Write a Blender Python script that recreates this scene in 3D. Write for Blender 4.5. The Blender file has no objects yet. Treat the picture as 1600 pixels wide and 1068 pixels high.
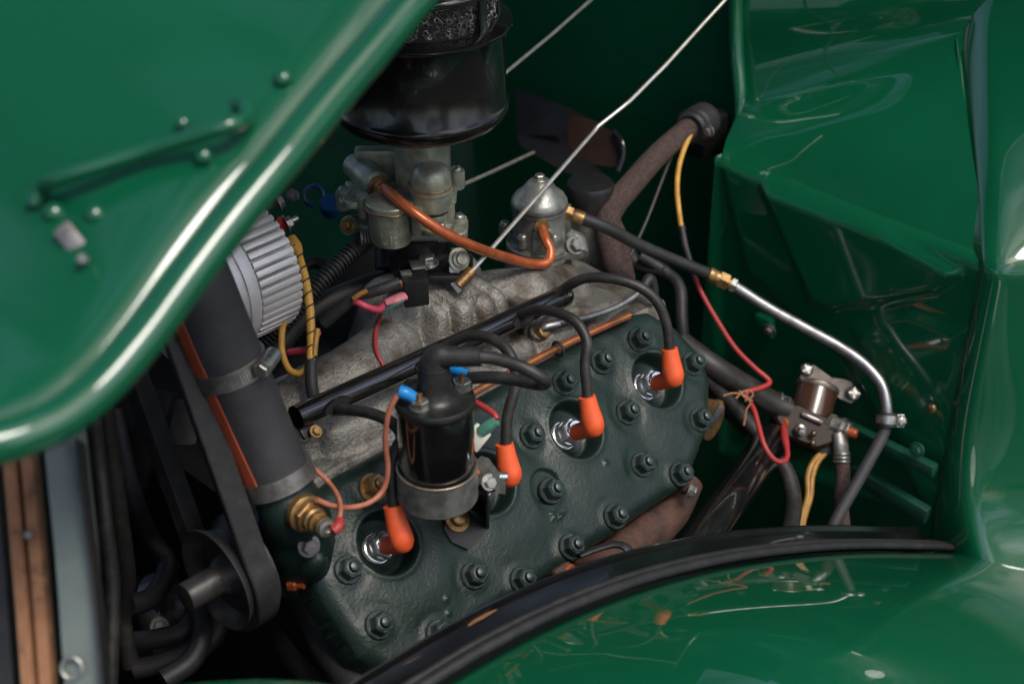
import bpy, bmesh, math, random
import numpy as np
from mathutils import Vector, Matrix
R = math.radians
random.seed(7)
scene = bpy.context.scene
COL = scene.collection

# ------------------------------------------------------------------ camera
# world: X runs rearwards along the engine, Y inboard, Z up; origin at the front spark plug, metres
FPX, PITCH, AZ = 2500.0, R(32), R(44.7)
_fh = Vector((math.cos(AZ), math.sin(AZ), 0))
_r = Vector((math.sin(AZ), -math.cos(AZ), 0))
_v = _fh * math.cos(PITCH) - Vector((0, 0, math.sin(PITCH)))
_u = _fh * math.sin(PITCH) + Vector((0, 0, math.cos(PITCH)))
CAM = Vector((-0.53398, -0.64682, 0.67989))
cd = bpy.data.cameras.new('camera')
cd.sensor_width = 36.0
cd.lens = FPX / 1600 * 36.0
cd.clip_start, cd.clip_end = 0.02, 200
cd.dof.use_dof = True
cd.dof.focus_distance = 1.14
cd.dof.aperture_fstop = 7.0
co = bpy.data.objects.new('camera', cd)
COL.objects.link(co)
co.matrix_world = Matrix((( _r.x, _u.x, -_v.x, CAM.x), (_r.y, _u.y, -_v.y, CAM.y), (_r.z, _u.z, -_v.z, CAM.z), (0, 0, 0, 1)))
scene.camera = co

# ------------------------------------------------------------------ light
SUN_DIR = Vector((-0.02, -0.50, 0.86)).normalized()      # towards the sun
world = bpy.data.worlds.new('World')
scene.world = world
world.use_nodes = True
wn = world.node_tree
sky = wn.nodes.new('ShaderNodeTexSky')
sky.sky_type = 'NISHITA'
sky.sun_disc = False
sky.sun_elevation = math.asin(SUN_DIR.z)
sky.sun_rotation = math.atan2(SUN_DIR.x, SUN_DIR.y)
sky.air_density, sky.dust_density, sky.ozone_density = 1.0, 4.0, 1.0
bg = wn.nodes['Background']
bg.inputs['Strength'].default_value = 0.085
# cloud noise added all over the sky to give the paint structured reflections
wtc = wn.nodes.new('ShaderNodeTexCoord'); wno = wn.nodes.new('ShaderNodeTexNoise')
wno.inputs['Scale'].default_value = 2.6; wno.inputs['Detail'].default_value = 5.0; wno.inputs['Distortion'].default_value = .6
wn.links.new(wtc.outputs['Generated'], wno.inputs['Vector'])
wmr = wn.nodes.new('ShaderNodeMapRange'); wmr.inputs['From Min'].default_value = .42; wmr.inputs['From Max'].default_value = .62
wmr.inputs['To Min'].default_value = .35; wmr.inputs['To Max'].default_value = 2.2
wn.links.new(wno.outputs['Fac'], wmr.inputs['Value'])
wsc = wn.nodes.new('ShaderNodeVectorMath'); wsc.operation = 'SCALE'
wn.links.new(sky.outputs[0], wsc.inputs[0]); wn.links.new(wmr.outputs[0], wsc.inputs['Scale'])
wn.links.new(wsc.outputs[0], bg.inputs['Color'])
sd = bpy.data.lights.new('sun', 'SUN')
sd.energy = 1.5
sd.angle = R(19)
sd.color = (1.0, 0.96, 0.9)
so = bpy.data.objects.new('sun', sd)
COL.objects.link(so)
so.rotation_euler = SUN_DIR.to_track_quat('Z', 'Y').to_euler()
so.location = SUN_DIR * 5
scene.view_settings.view_transform = 'Standard'
scene.view_settings.look = 'None'
scene.view_settings.exposure = 0.50
scene.view_settings.gamma = 1.0

# ------------------------------------------------------------------ measuring the place (photo pixels on known planes)
def ray(px, py): return _v + _r * ((px - 800) / FPX) - _u * ((py - 534) / FPX)
def A(px, py, d): return CAM + ray(px, py) * d
def AX(px, py, x): r = ray(px, py); return CAM + r * ((x - CAM.x) / r.x)
def AY(px, py, y): r = ray(px, py); return CAM + r * ((y - CAM.y) / r.y)
def AZp(px, py, z): r = ray(px, py); return CAM + r * ((z - CAM.z) / r.z)
S2 = math.sqrt(.5)
HN = Vector((0, -S2, S2)); HS = Vector((0, S2, S2)); HX = Vector((1, 0, 0))
def AH(px, py, h=0.0): r = ray(px, py); return CAM + r * ((h - HN.dot(CAM)) / HN.dot(r))
def depth(p): return (p - CAM).dot(_v)
def rp(px, d): return px * d / FPX
def HP(x, s, h): return HX * x + HS * s + HN * h
ZUP = Vector((0, 0, 1))

# ------------------------------------------------------------------ materials
def mat(name, c, rough=.5, metal=0., c2=None, vs=60., vlo=.4, vhi=.65, bump=0., bs=300., coat=0., rvar=.0, spec=.5, c3=None, s3=25., lo3=.55, hi3=.7, detail=6., bump2=0., bs2=40.):
    m = bpy.data.materials.new(name); m.use_nodes = True
    nt = m.node_tree; N = nt.nodes; L = nt.links
    b = N['Principled BSDF']
    b.inputs['Base Color'].default_value = (*c, 1)
    b.inputs['Roughness'].default_value = rough
    b.inputs['Metallic'].default_value = metal
    b.inputs['Specular IOR Level'].default_value = spec
    b.inputs['Coat Weight'].default_value = coat
    b.inputs['Coat Roughness'].default_value = .03
    b.inputs['Coat IOR'].default_value = 1.62
    tc = N.new('ShaderNodeTexCoord')
    def noise(s, dt=detail):
        n = N.new('ShaderNodeTexNoise'); n.inputs['Scale'].default_value = s; n.inputs['Detail'].default_value = dt; n.inputs['Roughness'].default_value = .6
        L.new(tc.outputs['Object'], n.inputs['Vector']); return n
    def ramp(n, lo, hi):
        r = N.new('ShaderNodeMapRange'); r.inputs['From Min'].default_value = lo; r.inputs['From Max'].default_value = hi
        L.new(n.outputs['Fac'], r.inputs['Value']); return r
    out = None
    def mix(prev, col, fac):
        mx = N.new('ShaderNodeMix'); mx.data_type = 'RGBA'
        if prev is None: mx.inputs[6].default_value = (*c, 1)
        else: L.new(prev, mx.inputs[6])
        mx.inputs[7].default_value = (*col, 1)
        L.new(fac.outputs[0], mx.inputs[0]); return mx.outputs[2]
    if c2: out = mix(out, c2, ramp(noise(vs), vlo, vhi))
    if c3: out = mix(out, c3, ramp(noise(s3), lo3, hi3))
    if out is not None: L.new(out, b.inputs['Base Color'])
    if rvar:
        r = ramp(noise(vs * .7), .3, .7)
        r.inputs['To Min'].default_value = max(.02, rough - rvar); r.inputs['To Max'].default_value = min(1, rough + rvar)
        L.new(r.outputs[0], b.inputs['Roughness'])
    prevn = None
    for st, sc in ((bump, bs), (bump2, bs2)):
        if st:
            n = noise(sc, 4.); bp = N.new('ShaderNodeBump'); bp.inputs['Strength'].default_value = st; bp.inputs['Distance'].default_value = .002
            L.new(n.outputs['Fac'], bp.inputs['Height'])
            if prevn: L.new(prevn, bp.inputs['Normal'])
            prevn = bp.outputs[0]
    if prevn: L.new(prevn, b.inputs['Normal'])
    return m

M = {}
M['green'] = mat('green_paint', (.0008, .088, .036), .5, c2=(.0010, .078, .032), vs=9, spec=.12, coat=1., bump2=.012, bs2=14, bump=.006, bs=500, c3=(.16, .24, .20), s3=330, lo3=.775, hi3=.82)
M['green_old'] = mat('green_paint_dull', (.006, .07, .04), .35, c2=(.012, .05, .035), vs=30, coat=.4, bump=.04, bs=300, c3=(.05, .055, .045), s3=60, lo3=.62, hi3=.8)
M['head'] = mat('engine_green_enamel', (.0080, .0200, .0155), .40, spec=.42, c2=(.013, .027, .021), vs=45, rvar=.08, bump=.24, bs=420, bump2=.06, bs2=110, c3=(.035, .040, .030), s3=120, lo3=.64, hi3=.80)
M['head_s'] = mat('engine_green_nut', (.014, .028, .025), .34, c2=(.17, .16, .12), vs=300, vlo=.62, vhi=.74, bump=.15, bs=400, spec=.6)
M['block'] = mat('grimy_black_iron', (.007, .008, .0075), .7, spec=.25, c2=(.014, .013, .011), vs=60, bump=.4, bs=200)
M['alu'] = mat('weathered_cast_alloy', (.31, .30, .27), .44, .6, c2=(.17, .16, .14), vs=420, vlo=.40, vhi=.66, bump=.6, bs=620, bump2=.12, bs2=110, c3=(.080, .058, .038), s3=21, lo3=.49, hi3=.66, rvar=.12)
M['zinc'] = mat('aged_zinc_casting', (.37, .38, .30), .40, .5, c2=(.22, .23, .175), vs=70, bump=.22, bs=380, c3=(.10, .075, .035), s3=55, lo3=.58, hi3=.76, rvar=.1)
M['pump'] = mat('grey_pump_casting', (.27, .28, .255), .38, .55, c2=(.13, .13, .115), vs=80, bump=.2, bs=420, c3=(.07, .055, .04), s3=50, lo3=.6, hi3=.8, rvar=.1)
M['blackgloss'] = mat('black_gloss_enamel', (.006, .006, .0065), .16, coat=.8, bump=.02, bs=250, bump2=.006, bs2=40, c2=(.012, .011, .010), vs=40)
M['blacksatin'] = mat('black_satin_paint', (.012, .012, .0125), .38, c2=(.028, .025, .021), vs=70, vlo=.5, vhi=.75, bump=.12, bs=300)
M['rubber'] = mat('black_rubber', (.016, .016, .017), .55, c2=(.034, .032, .030), vs=90, vlo=.45, vhi=.75, bump=.18, bs=420)
M['wire'] = mat('aged_black_cable', (.020, .019, .017), .48, c2=(.05, .046, .040), vs=110, vlo=.48, vhi=.75, bump=.12, bs=500)
M['hose'] = mat('dark_grey_hose', (.030, .030, .033), .62, c2=(.042, .041, .043), vs=60, bump=.2, bs=600)
M['orange'] = mat('orange_silicone', (.86, .125, .035), .46, c2=(.76, .095, .026), vs=80, bump=.05, bs=300, c3=(.35, .05, .02), s3=70, lo3=.66, hi3=.85)
M['orangestripe'] = mat('orange_hose_stripe', (.36, .065, .026), .6, c2=(.28, .05, .02), vs=90, bump=.2, bs=500)
M['copper'] = mat('copper_pipe', (.50, .13, .045), .33, .35, c2=(.34, .075, .025), vs=60, bump=.05, bs=200, rvar=.08)
M['brass'] = mat('aged_brass', (.40, .25, .10), .40, .75, c2=(.17, .09, .045), vs=120, bump=.12, bs=400)
M['steel'] = mat('bright_steel', (.40, .40, .40), .40, .9, c2=(.27, .265, .26), vs=120, bump=.06, bs=400, rvar=.08)
M['zincplate'] = mat('zinc_plate', (.45, .45, .42), .34, .85, c2=(.25, .24, .20), vs=160, bump=.08, bs=400, c3=(.16, .085, .04), s3=140, lo3=.64, hi3=.8)
M['rod'] = mat('polished_rod', (.80, .77, .70), .28, .75, c2=(.6, .56, .48), vs=60)
M['can'] = mat('black_can_enamel', (.004, .0042, .0042), .22, spec=.35, coat=.3, bump2=.03, bs2=22, bump=.03, bs=200, c2=(.008, .0075, .007), vs=30)
M['darksheet'] = mat('dark_sheet_metal', (.008, .0085, .009), .5, spec=.25, c2=(.014, .013, .012), vs=40, bump=.1, bs=200)
M['brownbase'] = mat('brown_base', (.026, .012, .008), .5, spec=.25, c2=(.018, .009, .006), vs=60, bump=.1, bs=200)
M['pulley'] = mat('grimy_pulley_steel', (.030, .030, .030), .42, .2, c2=(.055, .052, .048), vs=60, bump=.15, bs=200)
M['chrome'] = mat('plated_plug_shell', (.86, .87, .88), .20, .9, c2=(.7, .7, .7), vs=200, bump=.03, bs=400)
M['dullsteel'] = mat('dull_steel', (.27, .26, .25), .45, .8, c2=(.16, .145, .13), vs=140, bump=.15, bs=300)
M['altcase'] = mat('cast_aluminium_case', (.74, .73, .71), .45, .45, c2=(.64, .63, .61), vs=60, bump=.08, bs=500)
M['rust'] = mat('rusty_exhaust_iron', (.055, .026, .017), .75, c2=(.095, .045, .028), vs=60, bump=.6, bs=260, c3=(.02, .014, .012), s3=40)
M['brownpaint'] = mat('brown_phenolic_paint', (.060, .026, .015), .26, coat=.4, c2=(.045, .020, .012), vs=50, bump=.05, bs=200)
M['tinplate'] = mat('tan_tin_plate', (.34, .29, .23), .36, .7, c2=(.22, .18, .14), vs=80, bump=.1, bs=200)
M['loom'] = mat('brown_woven_loom', (.095, .060, .050), .85, c2=(.045, .030, .026), vs=420, vlo=.42, vhi=.6, bump=1.0, bs=650)
M['yellow'] = mat('yellow_insulation', (.60, .33, .055), .5, c2=(.45, .22, .035), vs=90, bump=.1, bs=400)
M['amber'] = mat('amber_insulation', (.40, .20, .035), .42, c2=(.26, .12, .02), vs=90, bump=.1, bs=300)
M['dullred'] = mat('grimy_red_wire', (.20, .022, .018), .55, c2=(.10, .03, .02), vs=120)
M['red'] = mat('red_insulation', (.42, .030, .030), .45, c2=(.30, .05, .045), vs=90, bump=.08, bs=300)
M['salmon'] = mat('salmon_insulation', (.46, .17, .10), .5, c2=(.34, .11, .065), vs=90, bump=.08, bs=300)
M['pink'] = mat('pink_insulation', (.62, .07, .14), .42, c2=(.5, .05, .09), vs=90)
M['pinkclear'] = mat('pink_terminal_sleeve', (.62, .20, .24), .3, c2=(.45, .15, .16), vs=120)
M['tealwire'] = mat('teal_insulation', (.06, .22, .20), .42)
M['blue'] = mat('blue_crimp', (.012, .22, .58), .35)
M['darkblue'] = mat('dark_blue_plastic', (.006, .05, .16), .35, c2=(.01, .035, .09), vs=120)
M['cream'] = mat('cream_nylon', (.68, .66, .56), .45)
M['greenfuse'] = mat('green_fuse_glass', (.10, .30, .22), .2, .2)
M['tan'] = mat('tan_seal_strip', (.36, .17, .08), .75, c2=(.22, .10, .05), vs=45, bump=.4, bs=200, c3=(.07, .045, .03), s3=70, lo3=.56, hi3=.72)
M['radmetal'] = mat('grey_green_painted_steel', (.10, .135, .12), .35, c2=(.16, .19, .165), vs=16, bump=.1, bs=120, coat=.3, c3=(.05, .06, .055), s3=30)
M['asphalt'] = mat('asphalt', (.03, .03, .03), .9, c2=(.05, .05, .048), vs=40, bump=.6, bs=120)
M['white_line'] = mat('pale_scuffed_steel', (.50, .49, .46), .35, .7, c2=(.25, .24, .22), vs=200)

# ------------------------------------------------------------------ mesh helpers
ORI = {}
def fr(axis, hint=None):
    z = axis.normalized()
    h = hint if hint is not None else (Vector((0, 0, 1)) if abs(z.z) < .9 else Vector((1, 0, 0)))
    x = (h - z * h.dot(z)).normalized()
    y = z.cross(x)
    return x, y, z

def crom(pts, n=8):
    pts = [Vector(p) for p in pts]
    if len(pts) < 3: return pts
    q = [pts[0] * 2 - pts[1]] + pts + [pts[-1] * 2 - pts[-2]]
    out = []
    for i in range(1, len(q) - 2):
        p0, p1, p2, p3 = q[i - 1], q[i], q[i + 1], q[i + 2]
        for k in range(n):
            t = k / n
            out.append(.5 * ((2 * p1) + (p2 - p0) * t + (2 * p0 - 5 * p1 + 4 * p2 - p3) * t * t + (3 * p1 - p0 - 3 * p2 + p3) * t ** 3))
    out.append(pts[-1])
    return out

class G:
    def __init__(s): s.v = []; s.f = []
    def add(s, v, f):
        o = len(s.v); s.v += [Vector(p) for p in v]; s.f += [tuple(i + o for i in q) for q in f]; return s
    def tube(s, pts, r, n=10, cap=True, smooth=6, sx=1.0, hint=None):
        P = crom(pts, smooth) if smooth else [Vector(p) for p in pts]
        m = len(P)
        rr = [r] * m if isinstance(r, (int, float)) else [float(np.interp(i / (m - 1), np.linspace(0, 1, len(r)), r)) for i in range(m)]
        T = [(P[min(i + 1, m - 1)] - P[max(i - 1, 0)]).normalized() for i in range(m)]
        x, y, _ = fr(T[0], hint)
        v = []; f = []
        for i in range(m):
            x = (x - T[i] * x.dot(T[i])).normalized(); y = T[i].cross(x)
            for k in range(n):
                a = 2 * math.pi * k / n
                v.append(P[i] + (x * math.cos(a) * sx + y * math.sin(a)) * rr[i])
        for i in range(m - 1):
            for k in range(n):
                f.append((i * n + k, i * n + (k + 1) % n, (i + 1) * n + (k + 1) % n, (i + 1) * n + k))
        if cap:
            f.append(tuple(range(n - 1, -1, -1))); f.append(tuple(range((m - 1) * n, m * n)))
        return s.add(v, f)
    def lathe(s, prof, o, axis, n=32, hint=None, arc=None):
        x, y, z = fr(Vector(axis), hint); o = Vector(o)
        v = []; f = []; m = len(prof)
        full = arc is None
        a0, a1 = (0, 2 * math.pi) if full else arc
        cols = n if full else n + 1
        for r, h in prof:
            for k in range(cols):
                a = a0 + (a1 - a0) * k / n
                v.append(o + z * h + (x * math.cos(a) + y * math.sin(a)) * max(r, 1e-6))
        for i in range(m - 1):
            for k in range(n):
                k2 = (k + 1) % cols
                f.append((i * cols + k, i * cols + k2, (i + 1) * cols + k2, (i + 1) * cols + k))
        if full:
            if prof[0][0] > 1e-5: f.append(tuple(range(n - 1, -1, -1)))
            if prof[-1][0] > 1e-5: f.append(tuple(range((m - 1) * cols, m * cols)))
        return s.add(v, f)
    def prism(s, poly, o, x, y, z, t, ch=0.0):
        """2-D outline (counter-clockwise) in the x,y frame at o, extruded by t along z, chamfered top"""
        o = Vector(o); n = len(poly)
        c = (sum(p[0] for p in poly) / n, sum(p[1] for p in poly) / n)
        def ring(h, k):
            q = []
            for p in poly:
                d = math.hypot(p[0] - c[0], p[1] - c[1]) or 1
                sc = 1 - k / d
                q.append(o + x * (c[0] + (p[0] - c[0]) * sc) + y * (c[1] + (p[1] - c[1]) * sc) + z * h)
            return q
        rs = [ring(0, 0)]
        if ch: rs += [ring(t - ch, 0), ring(t, ch)]
        else: rs += [ring(t, 0)]
        v = [p for r in rs for p in r]; f = [tuple(range(n - 1, -1, -1))]
        for i in range(len(rs) - 1):
            for k in range(n): f.append((i * n + k, i * n + (k + 1) % n, (i + 1) * n + (k + 1) % n, (i + 1) * n + k))
        f.append(tuple(range((len(rs) - 1) * n, len(rs) * n)))
        return s.add(v, f)
    def hex(s, o, axis, r, t, ch=None, hint=None, rot=0.):
        x, y, z = fr(Vector(axis), hint)
        return s.prism([(r * math.cos(math.pi / 3 * k + rot), r * math.sin(math.pi / 3 * k + rot)) for k in range(6)], o, x, y, z, t, r * .12 if ch is None else ch)
    def box(s, c, x, y, z, sx, sy, sz, ch=0.0):
        c = Vector(c)
        bm = bmesh.new(); bmesh.ops.create_cube(bm, size=1.0)
        for v in bm.verts: v.co = Vector((v.co.x * sx, v.co.y * sy, v.co.z * sz))
        if ch: bmesh.ops.bevel(bm, geom=bm.edges[:] , offset=ch, segments=2, affect='EDGES', profile=.6)
        bm.verts.ensure_lookup_table(); bm.verts.index_update()
        s.add([c + x * v.co.x + y * v.co.y + z * v.co.z for v in bm.verts], [tuple(w.index for w in f.verts) for f in bm.faces])
        bm.free(); return s
    def sphere(s, o, r, axis=ZUP, n=16, m=8, lo=0.0, hi=1.0, sq=1.0):
        prof = [(r * math.sin(math.pi * (lo + (hi - lo) * i / m)), -r * math.cos(math.pi * (lo + (hi - lo) * i / m)) * sq) for i in range(m + 1)]
        return s.lathe(prof, o, axis, n)
    def torus(s, o, axis, R_, r, n=32, m=8):
        x, y, z = fr(Vector(axis)); o = Vector(o); v = []; f = []
        for i in range(n):
            a = 2 * math.pi * i / n; d = x * math.cos(a) + y * math.sin(a)
            for k in range(m):
                b = 2 * math.pi * k / m; v.append(o + d * (R_ + r * math.cos(b)) + z * r * math.sin(b))
        for i in range(n):
            for k in range(m): f.append((i * m + k, ((i + 1) % n) * m + k, ((i + 1) % n) * m + (k + 1) % m, i * m + (k + 1) % m))
        return s.add(v, f)
    def grid(s, rows):
        m, n = len(rows), len(rows[0])
        return s.add([p for r in rows for p in r], [(i * n + k, i * n + k + 1, (i + 1) * n + k + 1, (i + 1) * n + k) for i in range(m - 1) for k in range(n - 1)])
    def sweep(s, prof, path, side, up):
        """open or closed 2-D profile [(a,b)] swept along path; side/up are functions of the index giving the two axes"""
        n = len(prof); v = []; f = []
        for i, p in enumerate(path):
            a, b = side(i), up(i)
            for q in prof: v.append(p + a * q[0] + b * q[1])
        for i in range(len(path) - 1):
            for k in range(n): f.append((i * n + k, i * n + (k + 1) % n, (i + 1) * n + (k + 1) % n, (i + 1) * n + k))
        f.append(tuple(range(n - 1, -1, -1))); f.append(tuple(range((len(path) - 1) * n, len(path) * n)))
        return s.add(v, f)
    def make(s, name, m, parent=None, loc=None, ang=38, recalc=True, label=None):
        if loc is None:
            loc = ORI[parent] if parent is not None else sum(s.v, Vector()) / len(s.v)
        loc = Vector(loc)
        me = bpy.data.meshes.new(name)
        me.from_pydata([tuple(p - loc) for p in s.v], [], s.f)
        if recalc:
            bm = bmesh.new(); bm.from_mesh(me); bmesh.ops.recalc_face_normals(bm, faces=bm.faces); bm.to_mesh(me); bm.free()
        finish(me, m, ang)
        o = bpy.data.objects.new(name, me); COL.objects.link(o)
        link(o, parent, loc)
        if label: o['label'] = label
        return o

def finish(me, m, ang=38):
    me.materials.append(M[m] if isinstance(m, str) else m)
    me.polygons.foreach_set('use_smooth', [True] * len(me.polygons))
    me.set_sharp_from_angle(angle=R(ang))
    me.update()

def link(o, parent, loc):
    o.location = loc - (ORI[parent] if parent is not None else Vector())
    if parent is not None: o.parent = parent
    ORI[o] = loc

def tag(o, label, cat, group=None, kind=None):
    o['label'] = label; o['category'] = cat
    if group: o['group'] = group
    if kind: o['kind'] = kind
    return o
def thing(name, label, cat, loc, group=None):
    o = bpy.data.objects.new(name, None); COL.objects.link(o)
    o.empty_display_size = .02
    link(o, None, Vector(loc)); return tag(o, label, cat, group)
def one(g, name, m, label, cat, group=None, ang=38):
    return tag(g.make(name, m, ang=ang), label, cat, group)

# shared fasteners -------------------------------------------------------
def shared(name, g, m, ang=38):
    me = bpy.data.meshes.new(name); me.from_pydata([tuple(p) for p in g.v], [], g.f)
    bm = bmesh.new(); bm.from_mesh(me); bmesh.ops.recalc_face_normals(bm, faces=bm.faces); bm.to_mesh(me); bm.free()
    finish(me, m, ang); return me
O0 = Vector()
BOLT = {}; SCREW = {}; RIVET = {}
def _bolt(m):
    if m not in BOLT:
        g = G().lathe([(1.45, 0), (1.45, .22), (1.35, .3), (.5, .3)], O0, ZUP, 24)
        g.hex(Vector((0, 0, .28)), ZUP, 1.0, .85, .12); g.lathe([(.62, 1.1), (.6, 1.17), (.0, 1.2)], O0, ZUP, 14)
        BOLT[m] = shared('bolt', g, m)
    return BOLT[m]
def _screw(m):
    if m not in SCREW:
        g = G().lathe([(1.0, 0), (1.0, .35), (.85, .62), (.5, .78), (0, .82)], O0, ZUP, 18)
        g.box(Vector((0, 0, .8)), Vector((1, 0, 0)), Vector((0, 1, 0)), ZUP, 1.5, .18, .12); g.box(Vector((0, 0, .8)), Vector((1, 0, 0)), Vector((0, 1, 0)), ZUP, .18, 1.5, .12)
        SCREW[m] = shared('screw', g, m)
    return SCREW[m]
def _rivet(m):
    if m not in RIVET:
        RIVET[m] = shared('rivet', G().lathe([(1.0, 0), (.97, .25), (.8, .52), (.45, .72), (0, .8)], O0, ZUP, 18), m)
    return RIVET[m]
def place(name, me, parent, loc, axis, sc, spin=0., hint=None):
    x, y, z = fr(Vector(axis), hint)
    c, s_ = math.cos(spin), math.sin(spin)
    x, y = x * c + y * s_, y * c - x * s_
    o = bpy.data.objects.new(name, me); COL.objects.link(o)
    loc = Vector(loc); l = loc - (ORI[parent] if parent is not None else Vector())
    o.matrix_local = Matrix(((x.x * sc, y.x * sc, z.x * sc, l.x), (x.y * sc, y.y * sc, z.y * sc, l.y), (x.z * sc, y.z * sc, z.z * sc, l.z), (0, 0, 0, 1)))
    if parent is not None: o.parent = parent
    ORI[o] = loc
    return o
def bolt(parent, loc, axis, r, m='zincplate', name='bolt'): return place(name, _bolt(m), parent, loc, axis, r, random.uniform(0, 1))
def screw(parent, loc, axis, r, m='zincplate', name='screw'): return place(name, _screw(m), parent, loc, axis, r, random.uniform(0, 1.5))
def rivet(parent, loc, axis, r, m='green', name='rivet'): return place(name, _rivet(m), parent, loc, axis, r)

def sdf(px, py, poly):
    """signed distance (positive inside) of numpy points to a polygon"""
    d = np.full(px.shape, 1e9); ins = np.zeros(px.shape, bool); n = len(poly)
    for i in range(n):
        ax, ay = poly[i]; bx, by = poly[(i + 1) % n]
        ex, ey = bx - ax, by - ay
        t = np.clip(((px - ax) * ex + (py - ay) * ey) / (ex * ex + ey * ey), 0, 1)
        d = np.minimum(d, np.hypot(px - ax - t * ex, py - ay - t * ey))
        if ay != by:
            c = ((ay > py) != (by > py)) & (px < (bx - ax) * (py - ay) / (by - ay) + ax); ins ^= c
    return np.where(ins, d, -d)
def sstep(a, b, x):
    t = np.clip((x - a) / (b - a), 0, 1); return t * t * (3 - 2 * t)
def vnoise(x, y, sc, seed=0):
    rs = np.random.RandomState(seed); tb = rs.rand(64, 64)
    u, v = x * sc, y * sc; i, j = np.floor(u).astype(int), np.floor(v).astype(int); f, g = u - i, v - j
    f = f * f * (3 - 2 * f); g = g * g * (3 - 2 * g)
    t = lambda a, b: tb[a % 64, b % 64]
    return (t(i, j) * (1 - f) + t(i + 1, j) * f) * (1 - g) + (t(i, j + 1) * (1 - f) + t(i + 1, j + 1) * f) * g - .5
def segdist(px, py, a, b):
    ex, ey = b[0] - a[0], b[1] - a[1]
    t = np.clip(((px - a[0]) * ex + (py - a[1]) * ey) / (ex * ex + ey * ey), 0, 1)
    return np.hypot(px - a[0] - t * ex, py - a[1] - t * ey), t

# ================================================================== the setting and the car body
g = G().grid([[Vector((x, y, -.62)) for x in np.linspace(-8, 8, 5)] for y in np.linspace(-8, 8, 5)])
o = g.make('pavement', 'asphalt', loc=(0, 0, -.62)); o['kind'] = 'structure'; o['label'] = 'dark asphalt under the car'

# ---- front fender with its black channel and rubber seal
LIPPX = [(545, 1068), (600, 1034), (700, 975), (800, 925), (900, 885), (1000, 855), (1100, 835), (1200, 824), (1300, 820), (1432, 824)]
lip = [AY(px, py, -.13) for px, py in LIPPX]
lip = [Vector((-.42, -.125, .0)), Vector((-.30, -.13, .038)), Vector((-.20, -.13, .054))] + lip
lipc = crom(lip, 6)
SD = lambda i: Vector((0, -1, 0)); UP = lambda i: ZUP
t = thing('front_fender', 'glossy green fender with black rubber seal along its inner edge', 'fender', lip[6])
ext = lipc + [Vector((.54, -.135, -.222)), Vector((.62, -.15, -.26)), Vector((.75, -.17, -.31))]
ws = [.0270, .0280, .031, .042, .06, .08, .11, .15, .2, .26, .33, .42, .52]
def fz(w): return -.0125 + .0045 * min(1, (w - .0270) / .0035) + .028 * math.sin(min(1, (w - .035) / .16) * math.pi / 2) - 1.1 * max(0, w - .11) ** 2
rows = [[p + Vector((0, -w, fz(w))) for w in ws] for p in ext]
rows = [[r[0] + Vector((0, 0, -.025))] + r for r in rows]
g = G().grid(rows); pn = g.make('panel', 'green', t, ang=60)
md = pn.modifiers.new('sub', 'SUBSURF'); md.levels = md.render_levels = 2
g = G().sweep([(0, -.03), (-.0005, -.001), (.0006, .0008), (.0016, .0002), (.0028, -.004), (.009, -.0065), (.0180, -.008), (.0180, -.016), (.004, -.03)], lipc, SD, UP)
ch = g.make('lip_channel', 'can', t)
for c, r, nm in ((.0172, .0026, 'inner_bead'), (.0236, .0037, 'outer_bead')):
    g = G().sweep([(c + r * math.cos(a), -.0065 + r * math.sin(a)) for a in np.linspace(0, 2 * math.pi, 12, endpoint=False)], ext[:-2], SD, UP)
    g.make('rubber_' + nm, 'rubber', t, ang=60)
for px, py in ((745, 952), (645, 1012)):
    q = AY(px, py, -.13)
    G().prism([(.011 * math.cos(a) * (1 + .25 * math.sin(3 * a)), .0016 * math.sin(a)) for a in np.linspace(0, 2 * math.pi, 12, endpoint=False)],
              q + Vector((0, -.004, -.0038)), Vector((1, 0, -.1)).normalized(), Vector((.08, -.9, .3)).normalized(), ZUP, .0008).make('chipped_patch', 'tan', t, label='bare chipped patch on the black lip')

G().grid([[p + Vector((0, .003 - .02 * k, -.028 - .45 * k)) for p in lipc] for k in (0, .15, .4, 1)]).make('apron_light_block', 'green_old', t, ang=70)  # unseen skirt under the lip, added to block side light
# ---- far inner fender and unseen radiator core, added to keep light out of the bay
o = one(G().grid([[Vector((x, .62 + .03 * math.sin(z * 6), z)) for x in np.linspace(-.45, .62, 9)] for z in np.linspace(-.6, .12, 7)]), 'fender_light_block', 'green_old', 'green inner fender added on the far side to block light into the bay', 'fender')
t = thing('radiator_light_block', 'unseen dark radiator core added to block light from the front', 'radiator', (-.32, .28, -.5))
G().box(Vector((-.322, .27, -.14)), HX, Vector((0, 1, 0)), ZUP, .045, .62, .74, .004).make('core', 'block', t)
# ---- cowl and firewall
t = thing('cowl_and_firewall', 'glossy green pressed firewall and cowl behind the engine', 'firewall', (.54, .0, -.3))
XF = .52
rid = [AX(px, py, XF) for px, py in ((1118, 240), (1535, 412))]
yl, yr = rid[0].y, rid[1].y; zr = .5 * (rid[0].z + rid[1].z)
Y, Z = np.meshgrid(np.linspace(yl, yr, 110), np.linspace(-.40, zr, 130))
def yz(*pts): return [(AX(px, py, XF).y, AX(px, py, XF).z) for px, py in pts]
X = np.full(Y.shape, XF)
pressA = yz((1192, 290), (1272, 472), (1300, 482), (1460, 452), (1500, 425), (1380, 360))
X -= .007 * sstep(-.005, .005, sdf(Y, Z, pressA))
pressB = yz((1330, 510), (1372, 600), (1410, 700), (1480, 720), (1500, 520), (1420, 490))
X -= .0015 * sstep(-.007, .007, sdf(Y, Z, pressB))
pressC = yz((1125, 270), (1165, 430), (1320, 560), (1440, 790), (1130, 700), (1115, 400))
X += .005 * sstep(-.006, .006, sdf(Y, Z, pressC))
X += .0012 * vnoise(Y, Z, 16, 3)
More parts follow.
